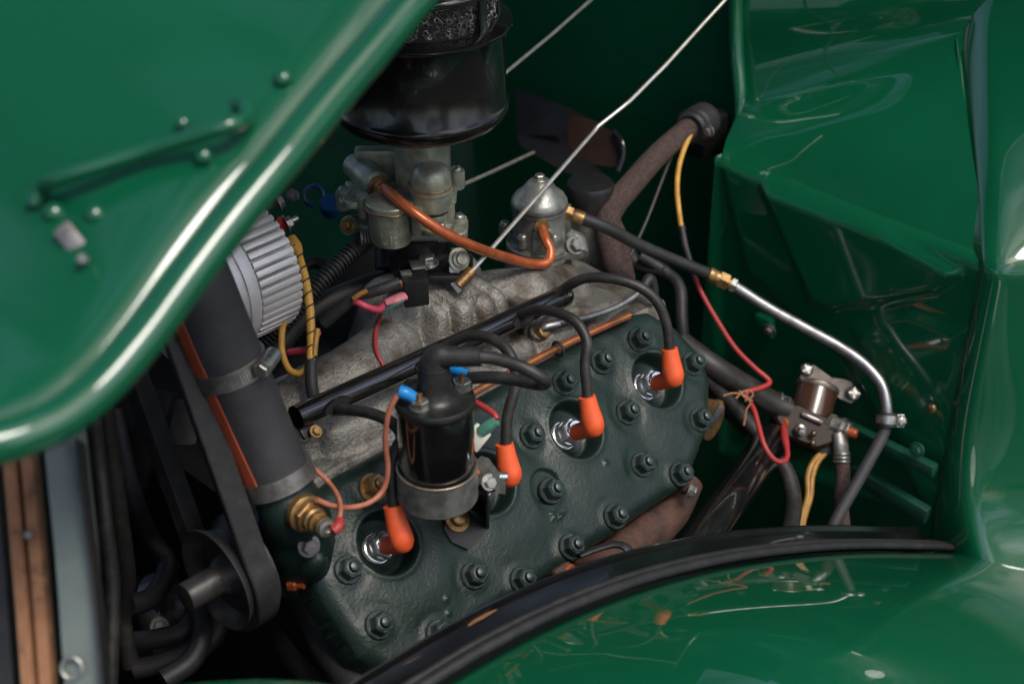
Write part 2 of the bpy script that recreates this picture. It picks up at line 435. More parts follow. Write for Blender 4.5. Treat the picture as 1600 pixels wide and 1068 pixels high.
roll = np.clip((Z - (zr - .012)) / .012, 0, 1); X += .010 * (1 - np.sqrt(np.clip(1 - roll ** 2, 0, 1)))
g = G().grid([[Vector((X[i, k], Y[i, k], Z[i, k])) for k in range(X.shape[1])] for i in range(X.shape[0])])
g.make('lower_panel', 'green', t, ang=70)
# sloping upper panel and the face above it
c0, c1 = Vector((XF + .010, yl, zr)), Vector((XF + .010, yr, zr))
d0, d1 = AX(1160, 168, .60), AX(1498, 88, .645)
e0, e1 = AX(1138, -120, .635), AX(1570, -120, .69)
rows = []
for tt in np.linspace(0, 1, 14):
    rows.append([c0.lerp(c1, u).lerp(d0.lerp(d1, u), tt) + Vector((-.010, 0, .006)) * math.sin(math.pi * tt) * (.3 + .7 * math.sin(math.pi * u)) + Vector((0, 0, .0015 * float(vnoise(np.array(u * 5.), np.array(tt * 4.), 1.0, 5)))) for u in np.linspace(0, 1, 24)])
for tt in np.linspace(.06, 1, 8):
    rows.append([d0.lerp(d1, u).lerp(e0.lerp(e1, u), tt) + Vector((.012, 0, -.004)) * math.sin(math.pi * min(1, tt * 2.2)) * .6 for u in np.linspace(0, 1, 24)])
g = G().grid(rows); pn = g.make('upper_panel', 'green', t, ang=80)
md = pn.modifiers.new('sub', 'SUBSURF'); md.levels = md.render_levels = 1
# outer cowl side: runs from the firewall corner outwards and down to the fender
cols = [(.006, .012), (.0, .003), (-.0035, -.002), (-.005, -.006), (-.004, -.016), (.0, -.022), (.012, -.034), (.034, -.052), (.07, -.078), (.13, -.12), (.22, -.17), (.34, -.22)]
zs = [.26, .20, .15, .11, .085, zr, .05, .02, -.04, -.10, -.15, -.18, -.20, -.215, -.225, -.24]
rows = []
for z in zs:
    if z > zr:
        k = (z - zr) / (d1.z - zr); bx, by = XF + .006 + (d1.x - XF) * k, yr + (d1.y - yr) * k
    else: bx, by = XF + .001, yr + .006 * (zr - z) / .29
    fl = max(0., (-.10 - z) / .14) ** 2.2 * .085
    rows.append([Vector((bx + (XF - bx) * (min(1, abs(dy) / .110) if z > zr else 0) + dx - fl * .5 * min(1, (abs(dy)) / .02), by + (yr - by) * (min(1, abs(dy) / .110) if z > zr else 0) + dy - fl * min(1, abs(dy) / .02), z)) for dx, dy in cols])
g = G().grid(rows); pn = g.make('cowl_side', 'green', t, ang=80)
md = pn.modifiers.new('sub', 'SUBSURF'); md.levels = md.render_levels = 2
# recessed firewall behind the engine, with the unseen step to the near panel, built to block light
xr = .64
g = G().grid([[Vector((xr + .0015 * float(vnoise(np.array(y * 9.), np.array(z * 9.), 1.0, 8)), y, z)) for y in np.linspace(yl, 1.0, 24)] for z in np.linspace(-.6, .75, 30)])
g.make('recess_panel', 'green', t, ang=80)
G().grid([[Vector((x, yl, z)) for x in (XF, xr)] for z in np.linspace(-.4, zr, 6)]).make('unseen_return', 'green', t)
# upright rib next to the upper panel
g = G().tube([AX(1150, -120, .62), AX(1150, 60, .61), AX(1156, 150, .595), AX(1150, 190, .585)], [.006, .007, .006, .001], 12, hint=Vector((-1, 0, 0)))
g.make('pressed_rib', 'green', t, ang=80)
# two horizontal ledges low on the firewall
for (pa, pb, w) in (((1310, 660), (1462, 736), .016), ((1330, 735), (1450, 806), .022)):
    a, b = AX(*pa, .505), AX(*pb, .505)
    x = (b - a).normalized(); y = Vector((-1, 0, 0)); z = x.cross(y).normalized()
    G().box((a + b) / 2, x, y, z, (b - a).length, .010, w * .75, .003).make('floor_ledge', 'green_old', t)
# plain screws and the bare hole on the panel
screw(t, AX(1457, 637, XF - .004), (-1, 0, 0), .0042, 'brass')
g = G().box(AX(1196, 508, XF - .006), Vector((0, 1, 0)), Vector((0, .2, 1)).normalized(), Vector((-1, 0, 0)), .018, .020, .010, .003)
g.make('captive_clip', 'green', t)
bolt(t, AX(1203, 515, XF - .012), (-1, -.2, -.2), .0042, 'dullsteel')
bolt(t, AX(1433, 702, XF - .02), (-1, -.1, .2), .0048, 'green_old')

# ---- hood, lifted, with its rolled edge, brace and rivets
EDGE = [(800, -120), (690, 0), (620, 82), (545, 170), (470, 262), (397, 350), (320, 450), (246, 550), (182, 622), (122, 669), (72, 692), (20, 708), (-60, 722)]
ED = [.735, .72, .705, .69, .675, .662, .65, .636, .625, .615, .608, .602, .595]
edge = [A(px - 26, py - 16, d) for (px, py), d in zip(EDGE, ED)]
t = thing('raised_hood', 'glossy green raised hood panel with rolled edge, brace rod and rivets', 'hood', edge[9])
EXTRA = [Vector((.58, .10, .50)), Vector((.40, .04, .58)), Vector((.17, -.06, .54))]  # unseen rear run of the hood, added and raised for its shade below
edge = EXTRA + edge
edc = crom(edge, 5)
inn = [A(px - 26 - 1250, py - 16 - 820, d + .16) for (px, py), d in zip(EDGE, ED)]
inn = [p + Vector((.03, .75, .12)) for p in EXTRA] + inn
inc = crom(inn, 5)
rows = []
for a, b in zip(edc, inc):
    row = []
    for s_ in (0, .008, .018, .03, .05, .08, .11, .14, .17, .2, .235, .27, .31, .35, .39, .43, .47, .52, .58, .64, .72, .8, .9, 1.0):
        dep = .008 * math.exp(-((s_ - .016) / .010) ** 2) + .0035 * float(vnoise(np.array(a.lerp(b, s_).x * 1.), np.array(a.lerp(b, s_).z * 1.), 14, 21)) * min(1, s_ * 12) + .0016 * float(vnoise(np.array(a.lerp(b, s_).x), np.array(a.lerp(b, s_).z), 34, 22)) * min(1, s_ * 12) + .05 * math.sin(math.pi * min(1, s_)) ** 1.2
        row.append(a.lerp(b, s_) + _v * dep)
    rows.append(row)
pn = G().grid(rows).make('panel', 'green', t, ang=80)
md = pn.modifiers.new('thick', 'SOLIDIFY'); md.thickness = .0025; md.offset = 0
md = pn.modifiers.new('sub', 'SUBSURF'); md.levels = md.render_levels = 1
G().tube(edge, .0085, 20, smooth=6).make('rolled_edge', 'green', t, ang=80)
def hoodpt(px, py, off=0.0):
    """point of the inner skin under a photo pixel"""
    r = ray(px, py); best = None
    for row in rows:
        for q in row:
            w = q - CAM; k = w.dot(_v); e = (w / k - r).length
            if best is None or e < best[0]: best = (e, k)
    return A(px, py, best[1] + off)
br = [hoodpt(52, 318, -.008), hoodpt(66, 292, -.014), hoodpt(100, 276, -.016), hoodpt(230, 235, -.016), hoodpt(350, 198, -.016), hoodpt(383, 185, -.012), hoodpt(385, 166, -.006), hoodpt(368, 163, -.002)]
G().tube(br, .0036, 12).make('brace_rod', 'green', t, ang=80)
for px, py, r in ((442, 122, .0042), (318, 243, .0040), (285, 192, .0034), (148, 334, .0044), (84, 332, .0048), (12, 700, .003)):
    rivet(t, hoodpt(px, py, -.004), -_v + _u * .2, r, 'green' if py < 600 else 'copper')
q = hoodpt(118, 382, -.004)
g = G().box(q, (_r * .62 - _u * .78).normalized(), (_r * .78 + _u * .62).normalized(), -_v, .020, .0085, .004, .0015)
g.make('latch_tongue', 'dullsteel', t)
g = G().lathe([(.0, .0022), (.0018, .0020), (.0024, 0), (.0024, -.003)], hoodpt(128, 404, -.006), -_v, 16); g.make('latch_pin', 'zincplate', t)

# ---- radiator support strips at the front
def strip(name, pts, w, th, m, parent, ch=.001):
    path = crom([A(*p) for p in pts], 6)
    sd = lambda i: _r
    upv = lambda i: (-_v * .9 + _u * .3).normalized()
    prof = [(-w / 2, 0), (-w / 2 + ch, th), (w / 2 - ch, th), (w / 2, 0), (w / 2, -th), (-w / 2, -th)]
    return G().sweep(prof, path, sd, upv).make(name, m, parent)
t = thing('radiator_support', 'grey green steel channel beside a tan grooved strip at the radiator', 'radiator support', A(95, 1100, .75))
strip('steel_channel', [(98, 660, .77), (108, 760, .765), (122, 900, .755), (138, 1120, .74)], .0200, .004, 'radmetal', t)
strip('channel_lip', [(124, 690, .762), (134, 790, .757), (150, 920, .747), (168, 1120, .732)], .0035, .006, 'blacksatin', t)
G().torus(A(112, 1043, .738), -_v, .0048, .0009, 24, 8).make('drain_ring', 'white_line', t)
for off in (-.0042, .0042):
    k = off / .75 * FPX
    strip('tan_strip', [(28 + k, 690, .775), (38 + k, 800, .768), (52 + k, 960, .757), (64 + k, 1120, .745)], .0075, .004, 'tan', t)
strip('strip_backing', [(30, 690, .782), (40, 800, .775), (54, 960, .764), (66, 1120, .752)], .019, .003, 'blacksatin', t)
for px, py in ((44, 835), (58, 1030)):
    screw(t, A(px, py, .757), -_v, .0024, 'dullsteel')
strip('outer_panel', [(-40, 690, .79), (-25, 860, .78), (-5, 1120, .76)], .022, .003, 'blacksatin', t)

# ---- top of the nose panel just below the fan
rows = []
for px, py in ((200, 1075), (300, 1058), (400, 1052), (500, 1056), (580, 1078)):
    rows.append([A(px, py, .80) + Vector((0, 0, -.006)), A(px, py + 2, .795), A(px, py + 16, .78), A(px, py + 60, .75), A(px, py + 130, .72)])
g = G().grid(rows); o = tag(g.make('nose_panel', 'green', ang=80), 'rounded top edge of a green nose panel beneath the fan belt', 'panel')
md = o.modifiers.new('thick', 'SOLIDIFY'); md.thickness = .003
md = o.modifiers.new('sub', 'SUBSURF'); md.levels = md.render_levels = 2

# ================================================================== engine
STUDS = [(878, 600), (937, 567), (995, 533), (580, 763), (828, 682), (977, 646), (1079, 570), (858, 768), (1000, 727), (1090, 657), (958, 808), (1060, 742), (889, 855), (813, 907), (737, 900), (683, 990), (589, 977), (541, 891)]
def xs(px, py): p = AH(px, py); return p.x, p.dot(HS)
SXS = [xs(*q) for q in STUDS]
t = thing('cylinder_head', 'dark green painted cast cylinder head with round plug wells and nuts', 'cylinder head', HP(.14, -.08, -.03))
OUT = [(-.040, .052), (.0, .056), (.292, .056), (.312, .050), (.329, .028), (.336, .004), (.333, -.022), (.309, -.047), (.283, -.066), (.258, -.080), (-.025, -.081), (-.046, -.074), (-.057, -.055), (-.060, .0), (-.056, .038)]
GX, GS = np.meshgrid(np.linspace(-.068, .344, 400), np.linspace(-.094, .063, 158))
D = sdf(GX, GS, OUT)
rr = .013
k = np.clip((rr - D) / rr, 0, 1)
H = -rr * (1 - np.sqrt(np.clip(1 - k ** 2, 0, 1)))
H += .0010 * vnoise(GX, GS, 18, 1) * sstep(0, .02, D) + .00025 * vnoise(GX, GS, 75, 2) + .00012 * vnoise(GX, GS, 260, 4)
# a shallow rise over the combustion chambers
for i in range(4):
    rx = np.hypot((GX - .092 * i - .006) / .045, (GS + .012) / .052); H += .0035 * sstep(1.15, .55, rx)
for i, (sx, ss) in enumerate(SXS):
    r = np.hypot(GX - sx, GS - ss)
    w = sstep(.019, .0090, r); H = H * (1 - w * .7) + .0012 * w
    H += -.0004 * np.exp(-((r - .0135) / .003) ** 2)
sx, ss = xs(852, 760); r = np.hypot(GX - sx, GS - ss); H -= .0035 * sstep(.0135, .0125, r)
WELL = [.0, .092, .184, .276]
RW = .0218
for wx in WELL:
    r = np.hypot(GX - wx, GS)
    H += .0010 * np.exp(-((r - RW - .0022) / .0022) ** 2)
    w = sstep(RW + .0006, RW - .0022, r)
    H = H * (1 - w) + w * (-.0165 + .004 * sstep(.010, RW, r))
# small foundry mark and dimples
def stroke(pts, hh, wd):
    global H
    q = [xs(*p) for p in pts]
    for a, b in zip(q[:-1], q[1:]):
        d, _ = segdist(GX, GS, a, b); H += hh * np.exp(-(d / wd) ** 2)
stroke([(866, 798), (860, 803), (866, 807), (861, 813)], .0011, .0011)
stroke([(884, 797), (868, 813)], .0009, .0009)
stroke([(880, 803), (875, 806), (876, 811)], .0010, .0010)
for q in ((696, 936), (942, 725), (1022, 722), (700, 958)):
    sx, ss = xs(*q); H += .0016 * np.exp(-(np.hypot(GX - sx, GS - ss) / .0018) ** 2)
H = np.where(D < 0, -.030, H)
gs_, gx_ = np.gradient(D, GS[1, 0] - GS[0, 0], GX[0, 1] - GX[0, 0])
gl_ = np.maximum(np.hypot(gx_, gs_), .3)
GX2 = np.where(D < 0, GX - D * gx_ / gl_, GX); GS2 = np.where(D < 0, GS - D * gs_ / gl_, GS)
ny, nx = GX.shape
keep = D > -.0017
idx = -np.ones(GX.shape, int); idx[keep] = np.arange(keep.sum())
pts = np.stack([GX2[keep], S2 * GS2[keep] - S2 * H[keep], S2 * GS2[keep] + S2 * H[keep]], 1)
q4 = np.stack([idx[:-1, :-1], idx[:-1, 1:], idx[1:, 1:], idx[1:, :-1]], -1).reshape(-1, 4)
q4 = q4[(q4 >= 0).all(1)]
g = G(); g.v = [Vector(p) for p in pts]; g.f = [tuple(int(i) for i in f) for f in q4]
g.make('head_casting', 'head', t, ang=75)
# head nuts: stud > nut, washer (brass coloured for the one at the coil)
def studset(m):
    st = shared('stud', G().lathe([(.0034, 0), (.0034, .0112), (.0030, .0124), (.0018, .0129), (0, .013)], O0, ZUP, 14), m)
    nu = shared('nut', G().hex(Vector((0, 0, .0022)), ZUP, .0068, .0068, .0009).lathe([(.0050, .0088), (.0046, .0096), (.0034, .0098)], O0, ZUP, 18), m)
    wa = shared('washer', G().lathe([(.0034, 0), (.0084, 0), (.0086, .0006), (.0086, .0017), (.0080, .0023), (.0034, .0024)], O0, ZUP, 26), m)
    return st, nu, wa
SS = {'head_s': studset('head_s'), 'brass': studset('brass')}
for i, (sx, ss) in enumerate(SXS):
    m = 'brass' if i == 3 else 'head_s'
    st, nu, wa = SS[m]
    o = place('head_stud', st, t, HP(sx, ss, .0010), HN, 1.22 if m == 'brass' else 1.13, random.uniform(0, 1), HX)
    for nm, me in (('nut', nu), ('washer', wa)):
        c = bpy.data.objects.new(nm, me); COL.objects.link(c); c.parent = o
    if m == 'brass': o['label'] = 'bare brassy stud and nut, unlike the green painted ones'

# ---- block below and between the banks
prof = [HP(0, -.079, -.018), HP(0, .053, -.016), Vector((0, .072, .005)), Vector((0, .228, .005)), Vector((0, .262, .036)), Vector((0, .37, -.06)), Vector((0, .33, -.32)), Vector((0, .0, -.32)), Vector((0, -.035, -.14))]
x0, x1 = -.05, .262
g = G(); n = len(prof)
g.add([p + HX * x0 for p in prof] + [p + HX * x1 for p in prof], [tuple(range(n)), tuple(range(2 * n - 1, n - 1, -1))] + [(i, (i + 1) % n, (i + 1) % n + n, i + n) for i in range(n)])
one(g, 'engine_block', 'block', 'grimy black engine block under the green cylinder head', 'engine block')

# ---- intake manifold
t = thing('intake_manifold', 'weathered grey cast intake manifold with rust streaks between the banks', 'manifold', (.15, .14, .02))
MX, MY = np.meshgrid(np.linspace(-.012, .365, 280), np.linspace(.048, .27, 156))
lay = [.020 - .10 * np.clip(MX - .24, 0, 1) - 2.2 * np.clip(.066 - MY, 0, 1) - 2. * np.clip(MY - .17, 0, 1)]
def ridge(a, b, za, zb, w, w2=None):
    d, tt = segdist(MX, MY, a, b); ww = w + ((w2 or w) - w) * tt
    zt = za + (zb - za) * tt
    lay.append(np.where(d < ww * .999, zt - ww + np.sqrt(np.clip(ww ** 2 - d ** 2, 0, 1)), zt - ww - (d - ww) * 3))
def slab(poly, z, r=.006, slope=0.):
    d = sdf(MX, MY, poly); lay.append(z + slope * (MX - .3) - r * (1 - np.sqrt(np.clip(1 - np.clip((r - d) / r, 0, 1) ** 2, 0, 1))) - np.clip(-d, 0, 1) * 6)
ridge((-.03, .122), (.070, .112), .056, .070, .026, .032)
ridge((.070, .112), (.120, .128), .070, .066, .032, .024)
ridge((.140, .148), (.200, .148), .086, .086, .026)
for xx, zz, ww, ye in ((.150, .082, .0070, .098), (.164, .085, .0075, .088), (.180, .086, .0095, .082), (.199, .080, .0080, .088)):
    ridge((xx, .140), (xx + .006, ye + .014), zz, zz - .012, ww); ridge((xx + .006, ye + .014), (xx + .008, ye), zz - .012, zz - .050, ww, ww * 1.15)
ridge((.222, .140), (.255, .118), .060, .058, .020, .027)
ridge((.255, .118), (.300, .122), .058, .044, .027, .024)
ridge((.165, .092), (.205, .078), .036, .038, .012, .014)
ridge((.232, .082), (.262, .084), .038, .034, .017, .019)
ridge((.03, .090), (.10, .080), .042, .040, .014)
slab([(.22, .085), (.285, .070), (.335, .078), (.345, .11), (.345, .165), (.24, .165)], .026, .007, -.35)
slab([(-.05, .07), (.29, .07), (.29, .19), (-.05, .19)], .020, .006)
stk = np.stack(lay); kk = .0020
MZ = kk * np.log(np.exp((stk - stk.max(0)) / kk).sum(0)) + stk.max(0)
MZ += .0022 * vnoise(MX, MY, 45, 11) + .0008 * vnoise(MX, MY, 130, 12)
MZ = np.maximum(MZ, -.05)
g = G(); g.v = [Vector(p) for p in np.stack([MX.ravel(), MY.ravel(), MZ.ravel()], 1)]
w = MX.shape[1]
g.f = [(i * w + k, i * w + k + 1, (i + 1) * w + k + 1, (i + 1) * w + k) for i in range(MX.shape[0] - 1) for k in range(w - 1)]
g.make('manifold_casting', 'alu', t, ang=75)
def mz(x, y):
    i = int(np.clip((x + .012) / .377 * 279, 0, 279)); j = int(np.clip((y - .048) / .222 * 155, 0, 155)); return float(MZ[j, i])
def mpt(px, py):
    """first point of the manifold casting under a photo pixel"""
    d = 1.0
    while d < 1.6:
        q = A(px, py, d)
        if .05 < q.y < .27 and -.012 < q.x < .36 and q.z < mz(q.x, q.y): return q
        d += .001
    return A(px, py, 1.25)
for px, py, r in ((842, 518, .0044), (916, 492, .0040), (880, 473, .0055), (470, 676, .0042)):
    q = mpt(px, py); g = G().lathe([(r * 1.9, -.002), (r * 1.8, .0012), (r * 1.2, .0016), (r * .9, -.0004), (0, -.0006)], q, ZUP + Vector((0, -.5, 0)), 20); g.make('bolt_boss', 'alu', t)
# ---- ignition cable tube along the top of the head
ta, tb = AY(462, 652, .074), AY(872, 466, .074)
ax = (tb - ta).normalized()
t = thing('cable_tube', 'long glossy black tube carrying spark plug cables along the head', 'cable tube', (ta + tb) / 2)
RT = .0083
G().lathe([(RT * .80, 0), (RT, 0), (RT, (tb - ta).length), (RT * 1.04, (tb - ta).length), (RT * 1.04, (tb - ta).length + .008), (RT * .86, (tb - ta).length + .0105), (RT * .6, (tb - ta).length + .006)], ta, ax, 28).make('tube', 'blackgloss', t)
SLOTS = [(515, 640), (655, 573), (806, 497)]
for px, py in SLOTS:
    q = AY(px, py, .074); f = (q - ta).dot(ax); cpt = ta + ax * f
    dirn = (CAM - cpt); dirn = (dirn - ax * dirn.dot(ax)).normalized() * .75 + Vector((0, -.9, -.2)); dirn = (dirn - ax * dirn.dot(ax)).normalized()
    y = ax.cross(dirn)
    ring = [cpt + dirn * RT * 1.0 + ax * (.011 * math.cos(a)) + y * (.0050 * math.sin(a)) for a in np.linspace(0, 2 * math.pi, 25)]
    G().tube(ring, .0008, 6, smooth=0).make('slot_rim', 'blackgloss', t)
    g = G().prism([(.011 * math.cos(a), .0050 * math.sin(a)) for a in np.linspace(0, 2 * math.pi, 24, endpoint=False)], cpt + dirn * (RT - .0012), ax, y, dirn, .0016); g.make('slot', 'rubber', t)
bq = mpt(470, 676)
g = G().box(ta + ax * .006 + Vector((0, -.002, -.009)), ax, HS, HN, .012, .016, .003, .001); g.make('tube_bracket', 'blacksatin', t)
bolt(t, ta + ax * .008 + Vector((0, -.010, -.010)), HN, .0032, 'brass')

# ---- spark plugs and their cables
PL = ['beside the water neck', 'behind the coil bracket', 'in the second well from the firewall', 'nearest the firewall']
CL = ['running down beside the coil to the plug by the water neck', 'dropping behind the coil to the plug hidden by its bracket', 'arching from the tube to the second plug from the firewall', 'leaving the open end of the tube for the plug nearest the firewall']
BT = [((628, 846), (613, 789)), ((797, 744), (788, 693)), ((927, 667), (917, 619)), ((1052, 590), (1046, 544))]
CP = [[(612, 740), (620, 700), (628, 682), (612, 660), (578, 645), (540, 640)],
      [(793, 650), (806, 600), (800, 560), (778, 534), (740, 524), (700, 538)],
      [(914, 570), (917, 534), (902, 505), (876, 490), (848, 484), (826, 488)],
      [(1041, 505), (1024, 468), (994, 446), (955, 435), (918, 434), (892, 444)]]
CE = [(515, 641), (660, 570), (806, 497), (868, 462)]
for i, wx in enumerate(WELL):
    base = HP(wx, 0, -.0155)
    t = thing('spark_plug', 'bright plated spark plug with orange boot ' + PL[i], 'spark plug', base, 'spark plugs in the head')
    g = G().lathe([(.0105, 0), (.0108, .001), (.0105, .002), (.0094, .002), (.0100, .003), (.0100, .0085), (.0092, .0095), (.006, .0095)], base, HN, 32); g.make('shell', 'chrome', t)
    g = G().hex(base + HN * .0093, HN, .0100, .0075, .0012, HX, .3); g.lathe([(.0072, .0166), (.0072, .0195), (.0060, .0205)], base, HN, 20); g.make('hexagon', 'chrome', t)
    el, tp = BT[i]
    hh = .044
    # orange right-angle boot
    pe = base + HN * hh
    dpx = depth(pe)
    ptop = A(tp[0], tp[1], depth(A(el[0], el[1], dpx)) - .006)
    pel = A(el[0], el[1], dpx)
    updir = (ptop - pel).normalized()
    tc = thing('spark_plug_cable', 'black ignition cable ' + CL[i], 'cable', pel, 'spark plug cables')
    g = G().lathe([(.0060, .018), (.0064, .018), (.0066, .030), (.0070, .040)], base, (pel - base).normalized(), 20)
    k = (pel - base).normalized()
    path = [base + k * .0185, base + k * ((pel - base).length - .006), pel - k * .001 + updir * .002, pel + updir * .010, ptop]
    g = G().tube([path[0], path[0].lerp(path[1], .5), path[1], pel + updir * .001 + k * .0006, pel + updir * .009, ptop.lerp(pel, .3), ptop], [.0062, .0064, .0068, .0080, .0078, .0068, .0062], 20, smooth=5)
    g.sphere(pel + k * .0005, .0076, updir, 18, 10)
    g.make('boot', 'orange', tc, ang=80)
    side = k.cross(updir).normalized()
    tabd = (CAM - pel).normalized(); tabd = (tabd - updir * tabd.dot(updir)).normalized()
    G().box(pel - k * .006 + updir * .0035 + tabd * .0055, k, updir, tabd, .0030, .0095, .004, .0008).make('boot_tab', 'orange', tc)
    # cable
    dt = depth(ptop); endp = AY(*CE[i], .074); de = depth(endp)
    pts = [ptop - updir * .006]
    cps = CP[i]
    for j, (px, py) in enumerate(cps):
        f = (j + 1) / (len(cps) + 1)
        pts.append(A(px, py, dt + (de - dt) * f - .022 * math.sin(math.pi * f)))
    pts.append(endp)
    G().tube(pts, .0040, 12, smooth=7).make('cable', 'wire', tc, ang=80)

# ---- ignition coil
cb = A(684, 766, 1.035)
t = thing('ignition_coil', 'black cylindrical ignition coil strapped in a steel bracket on the head', 'ignition coil', cb)
RC = .0243
CA = ZUP
CH = .0685
G().lathe([(RC * .9, 0), (RC, .003), (RC, CH)], cb, CA, 48).make('can', 'blackgloss', t, ang=50)
cap = G().lathe([(RC * 1.0, CH - .0015), (RC * 1.045, CH), (RC * 1.045, CH + .003), (RC * 1.0, CH + .0046), (RC * .95, CH + .0042), (RC * .64, CH + .0056), (RC * .52, CH + .0085), (RC * .45, CH + .013), (RC * .42, CH + .019), (0, CH + .019)], cb, CA, 48).make('cap', 'blacksatin', t, ang=50)
q = cb + CA * (CH + .016)
G().tube([q, q + CA * .006, q + CA * .012], [.0104, .0104, .0098], 24, smooth=3).make('tower_boot', 'rubber', t, ang=70)
el = cb + CA * (CH + .0345)
er = A(752, 557, depth(el) - .004)
k = (er - el).normalized()
G().tube([q + CA * .010, el - CA * .005, el + k * .003, el + k * .010, er], [.0098, .0090, .0078, .0066, .0060], 24, smooth=5).make('tower_elbow', 'rubber', t, ang=70)
for px, py, lab in ((655, 628, 0), (722, 597, 1)):
    b0 = A(px, py, depth(cb + CA * (CH + .006)) + (-.012 if lab == 0 else .006))
    G().hex(b0 - CA * .003, CA, .0060, .0050, .0006).lathe([(.0066, -.004), (.0066, -.0028), (.003, -.0028)], b0, CA, 20).make('terminal_nut', 'zincplate', t)
    G().lathe([(.0022, 0), (.0022, .0055), (0, .006)], b0, CA, 12).make('terminal_stud', 'brass', t)
# strap bracket
sb = cb + CA * -.003
brk = G().lathe([(RC + .0004, 0), (RC + .0018, 0), (RC + .0018, .0225), (RC + .0004, .0225)], sb, CA, 48).make('strap', 'pump', t, ang=40)
G().torus(sb + CA * .0225, CA, RC + .0012, .0011, 48, 6).make('strap_rim', 'tinplate', t, ang=80)
G().torus(sb, CA, RC + .0010, .0010, 48, 6).make('strap_rim', 'dullsteel', t, ang=80)
ear = [(735, 745), (740, 722), (752, 712), (764, 716), (790, 752), (790, 772), (778, 770), (764, 752), (752, 752), (742, 770), (733, 778)]
dE = depth(sb) - .004
ev = [A(px, py, dE + .010 - (px - 735) / 55 * .010) for px, py in ear]
off = (A(0, 0, 1) - A(-1, 0, 1)).normalized() * .0 + _v * .0016
n = len(ev)
G().add(ev + [p + off for p in ev], [tuple(range(n)), tuple(range(2 * n - 1, n - 1, -1))] + [(i, (i + 1) % n, (i + 1) % n + n, i + n) for i in range(n)]).make('strap_ear', 'pump', t)
bolt(t, A(764, 753, dE + .004), -_v + _r * .5, .0040, 'zincplate', 'clamp_bolt')
G().lathe([(.003, 0), (.003, .005), (0, .0055)], A(781, 744, dE + .004), _r, 10).make('clamp_screw_end', 'chrome', t)
rivet(t, A(745, 738, dE + .004), -_v, .0022, 'copper', 'rivet')
# foot bracket bolted to the head
ft = AH(713, 812, .002)
foot = [(700, 800), (745, 772), (765, 790), (764, 825), (750, 842), (732, 858), (706, 846), (694, 826)]
fv = [AH(px, py, .0032) for px, py in foot]
n = len(fv)
G().add(fv + [p - HN * .003 for p in fv], [tuple(range(n)), tuple(range(2 * n - 1, n - 1, -1))] + [(i, (i + 1) % n, (i + 1) % n + n, i + n) for i in range(n)]).make('foot', 'blacksatin', t)
upv = [AH(742, 770, .003), AH(766, 795, .003), AH(764, 826, .003)]
tp_ = [A(738, 752, dE + .012), A(762, 758, dE + .008)]
G().add([upv[0], upv[1], upv[2], tp_[1], tp_[0]], [(0, 1, 3, 4), (1, 2, 3)]).make('foot_web', 'blacksatin', t).modifiers.new('thick', 'SOLIDIFY').thickness = .002
G().lathe([(.0095, 0), (.0095, .0016), (.0062, .0018), (.0060, .0060), (.0045, .007), (0, .0072)], AH(713, 810, .0032), HN, 24).make('foot_bolt', 'brass', t)

# coil lead loop and the low tension wires
pts = [er - k * .004, A(775, 560, depth(er)), A(815, 573, depth(er) - .003), A(843, 588, depth(er) - .002), A(853, 596, depth(er) + .004), A(842, 600, depth(er) + .014), A(800, 592, depth(er) + .022), A(760, 589, depth(er) + .026), A(722, 592, depth(er) + .034), A(690, 600, depth(er) + .06), AY(640, 600, .062)]
one(G().tube(pts, .0041, 12, smooth=7), 'coil_cable', 'wire', 'thick black high tension lead looping out from the coil elbow', 'cable', ang=80)
dC = depth(cb + CA * (CH + .006))
t = thing('coil_wire', 'thin salmon wire with blue crimp curving from the coil terminal', 'wire', A(637, 614, dC - .012))
pts = [A(628, 616, dC - .014), A(618, 622, dC - .014), A(606, 650, dC - .01), A(602, 690, dC), A(606, 730, dC + .01), A(600, 762, dC + .015), A(580, 783, dC + .012), A(550, 792, dC + .005), A(520, 790, dC - .01), A(495, 780, dC - .02)]
G().tube(pts, .0018, 10).make('insulation', 'salmon', t, ang=80)
G().tube([A(624, 611, dC - .014), A(634, 614, dC - .014), A(648, 621, dC - .012)], [.0040, .0042, .0036], 12).make('blue_crimp', 'blue', t, ang=60)
G().tube([A(730, 586, dC + .01), A(716, 580, dC + .012), A(706, 577, dC + .014)], .0034, 10).make('rear_crimp', 'blue', t, ang=60)
t = thing('inline_fuse', 'white connector and green glass fuse on a short red wire', 'fuse', A(745, 690, 1.09))
x = (A(770, 655, 1.07) - A(742, 690, 1.07)).normalized(); y = x.cross(_v).normalized(); z = x.cross(y)
G().box(A(745, 683, 1.072), x, y, z, .016, .013, .010, .0016).make('connector', 'cream', t)
G().tube([A(752, 674, 1.068), A(764, 665, 1.066), A(776, 657, 1.064)], [.0042, .0042, .0034], 12).make('fuse_sleeve', 'greenfuse', t)
G().tube([A(777, 655, 1.064), A(770, 645, 1.066), A(750, 632, 1.072), A(735, 625, 1.08)], .0022, 8).make('lead', 'red', t, ang=80)

# red and yellow wires bundled along the top of the head
for k2, (m, lab) in enumerate((('dullred', 'red wire lying along the top edge of the head'), ('amber', 'amber wire tied to the red one along the head'), ('dullred', 'second red wire tied along the top edge of the head'))):
    pts = [AH(px, py + k2 * 4, .003 + .001 * (k2 == 1)) for px, py in ((700, 632), (760, 598), (820, 566), (880, 535), (930, 512), (985, 488))]
    one(G().tube(pts, .0012, 8), 'head_wire', m, lab, 'wire', ang=80)
g = G().torus(AH(872, 545, .004), (AH(880, 540) - AH(820, 571)).normalized(), .0055, .0013, 16, 6); one(g, 'cable_tie', 'rubber', 'black tie round the red and amber wires on the head', 'cable tie')

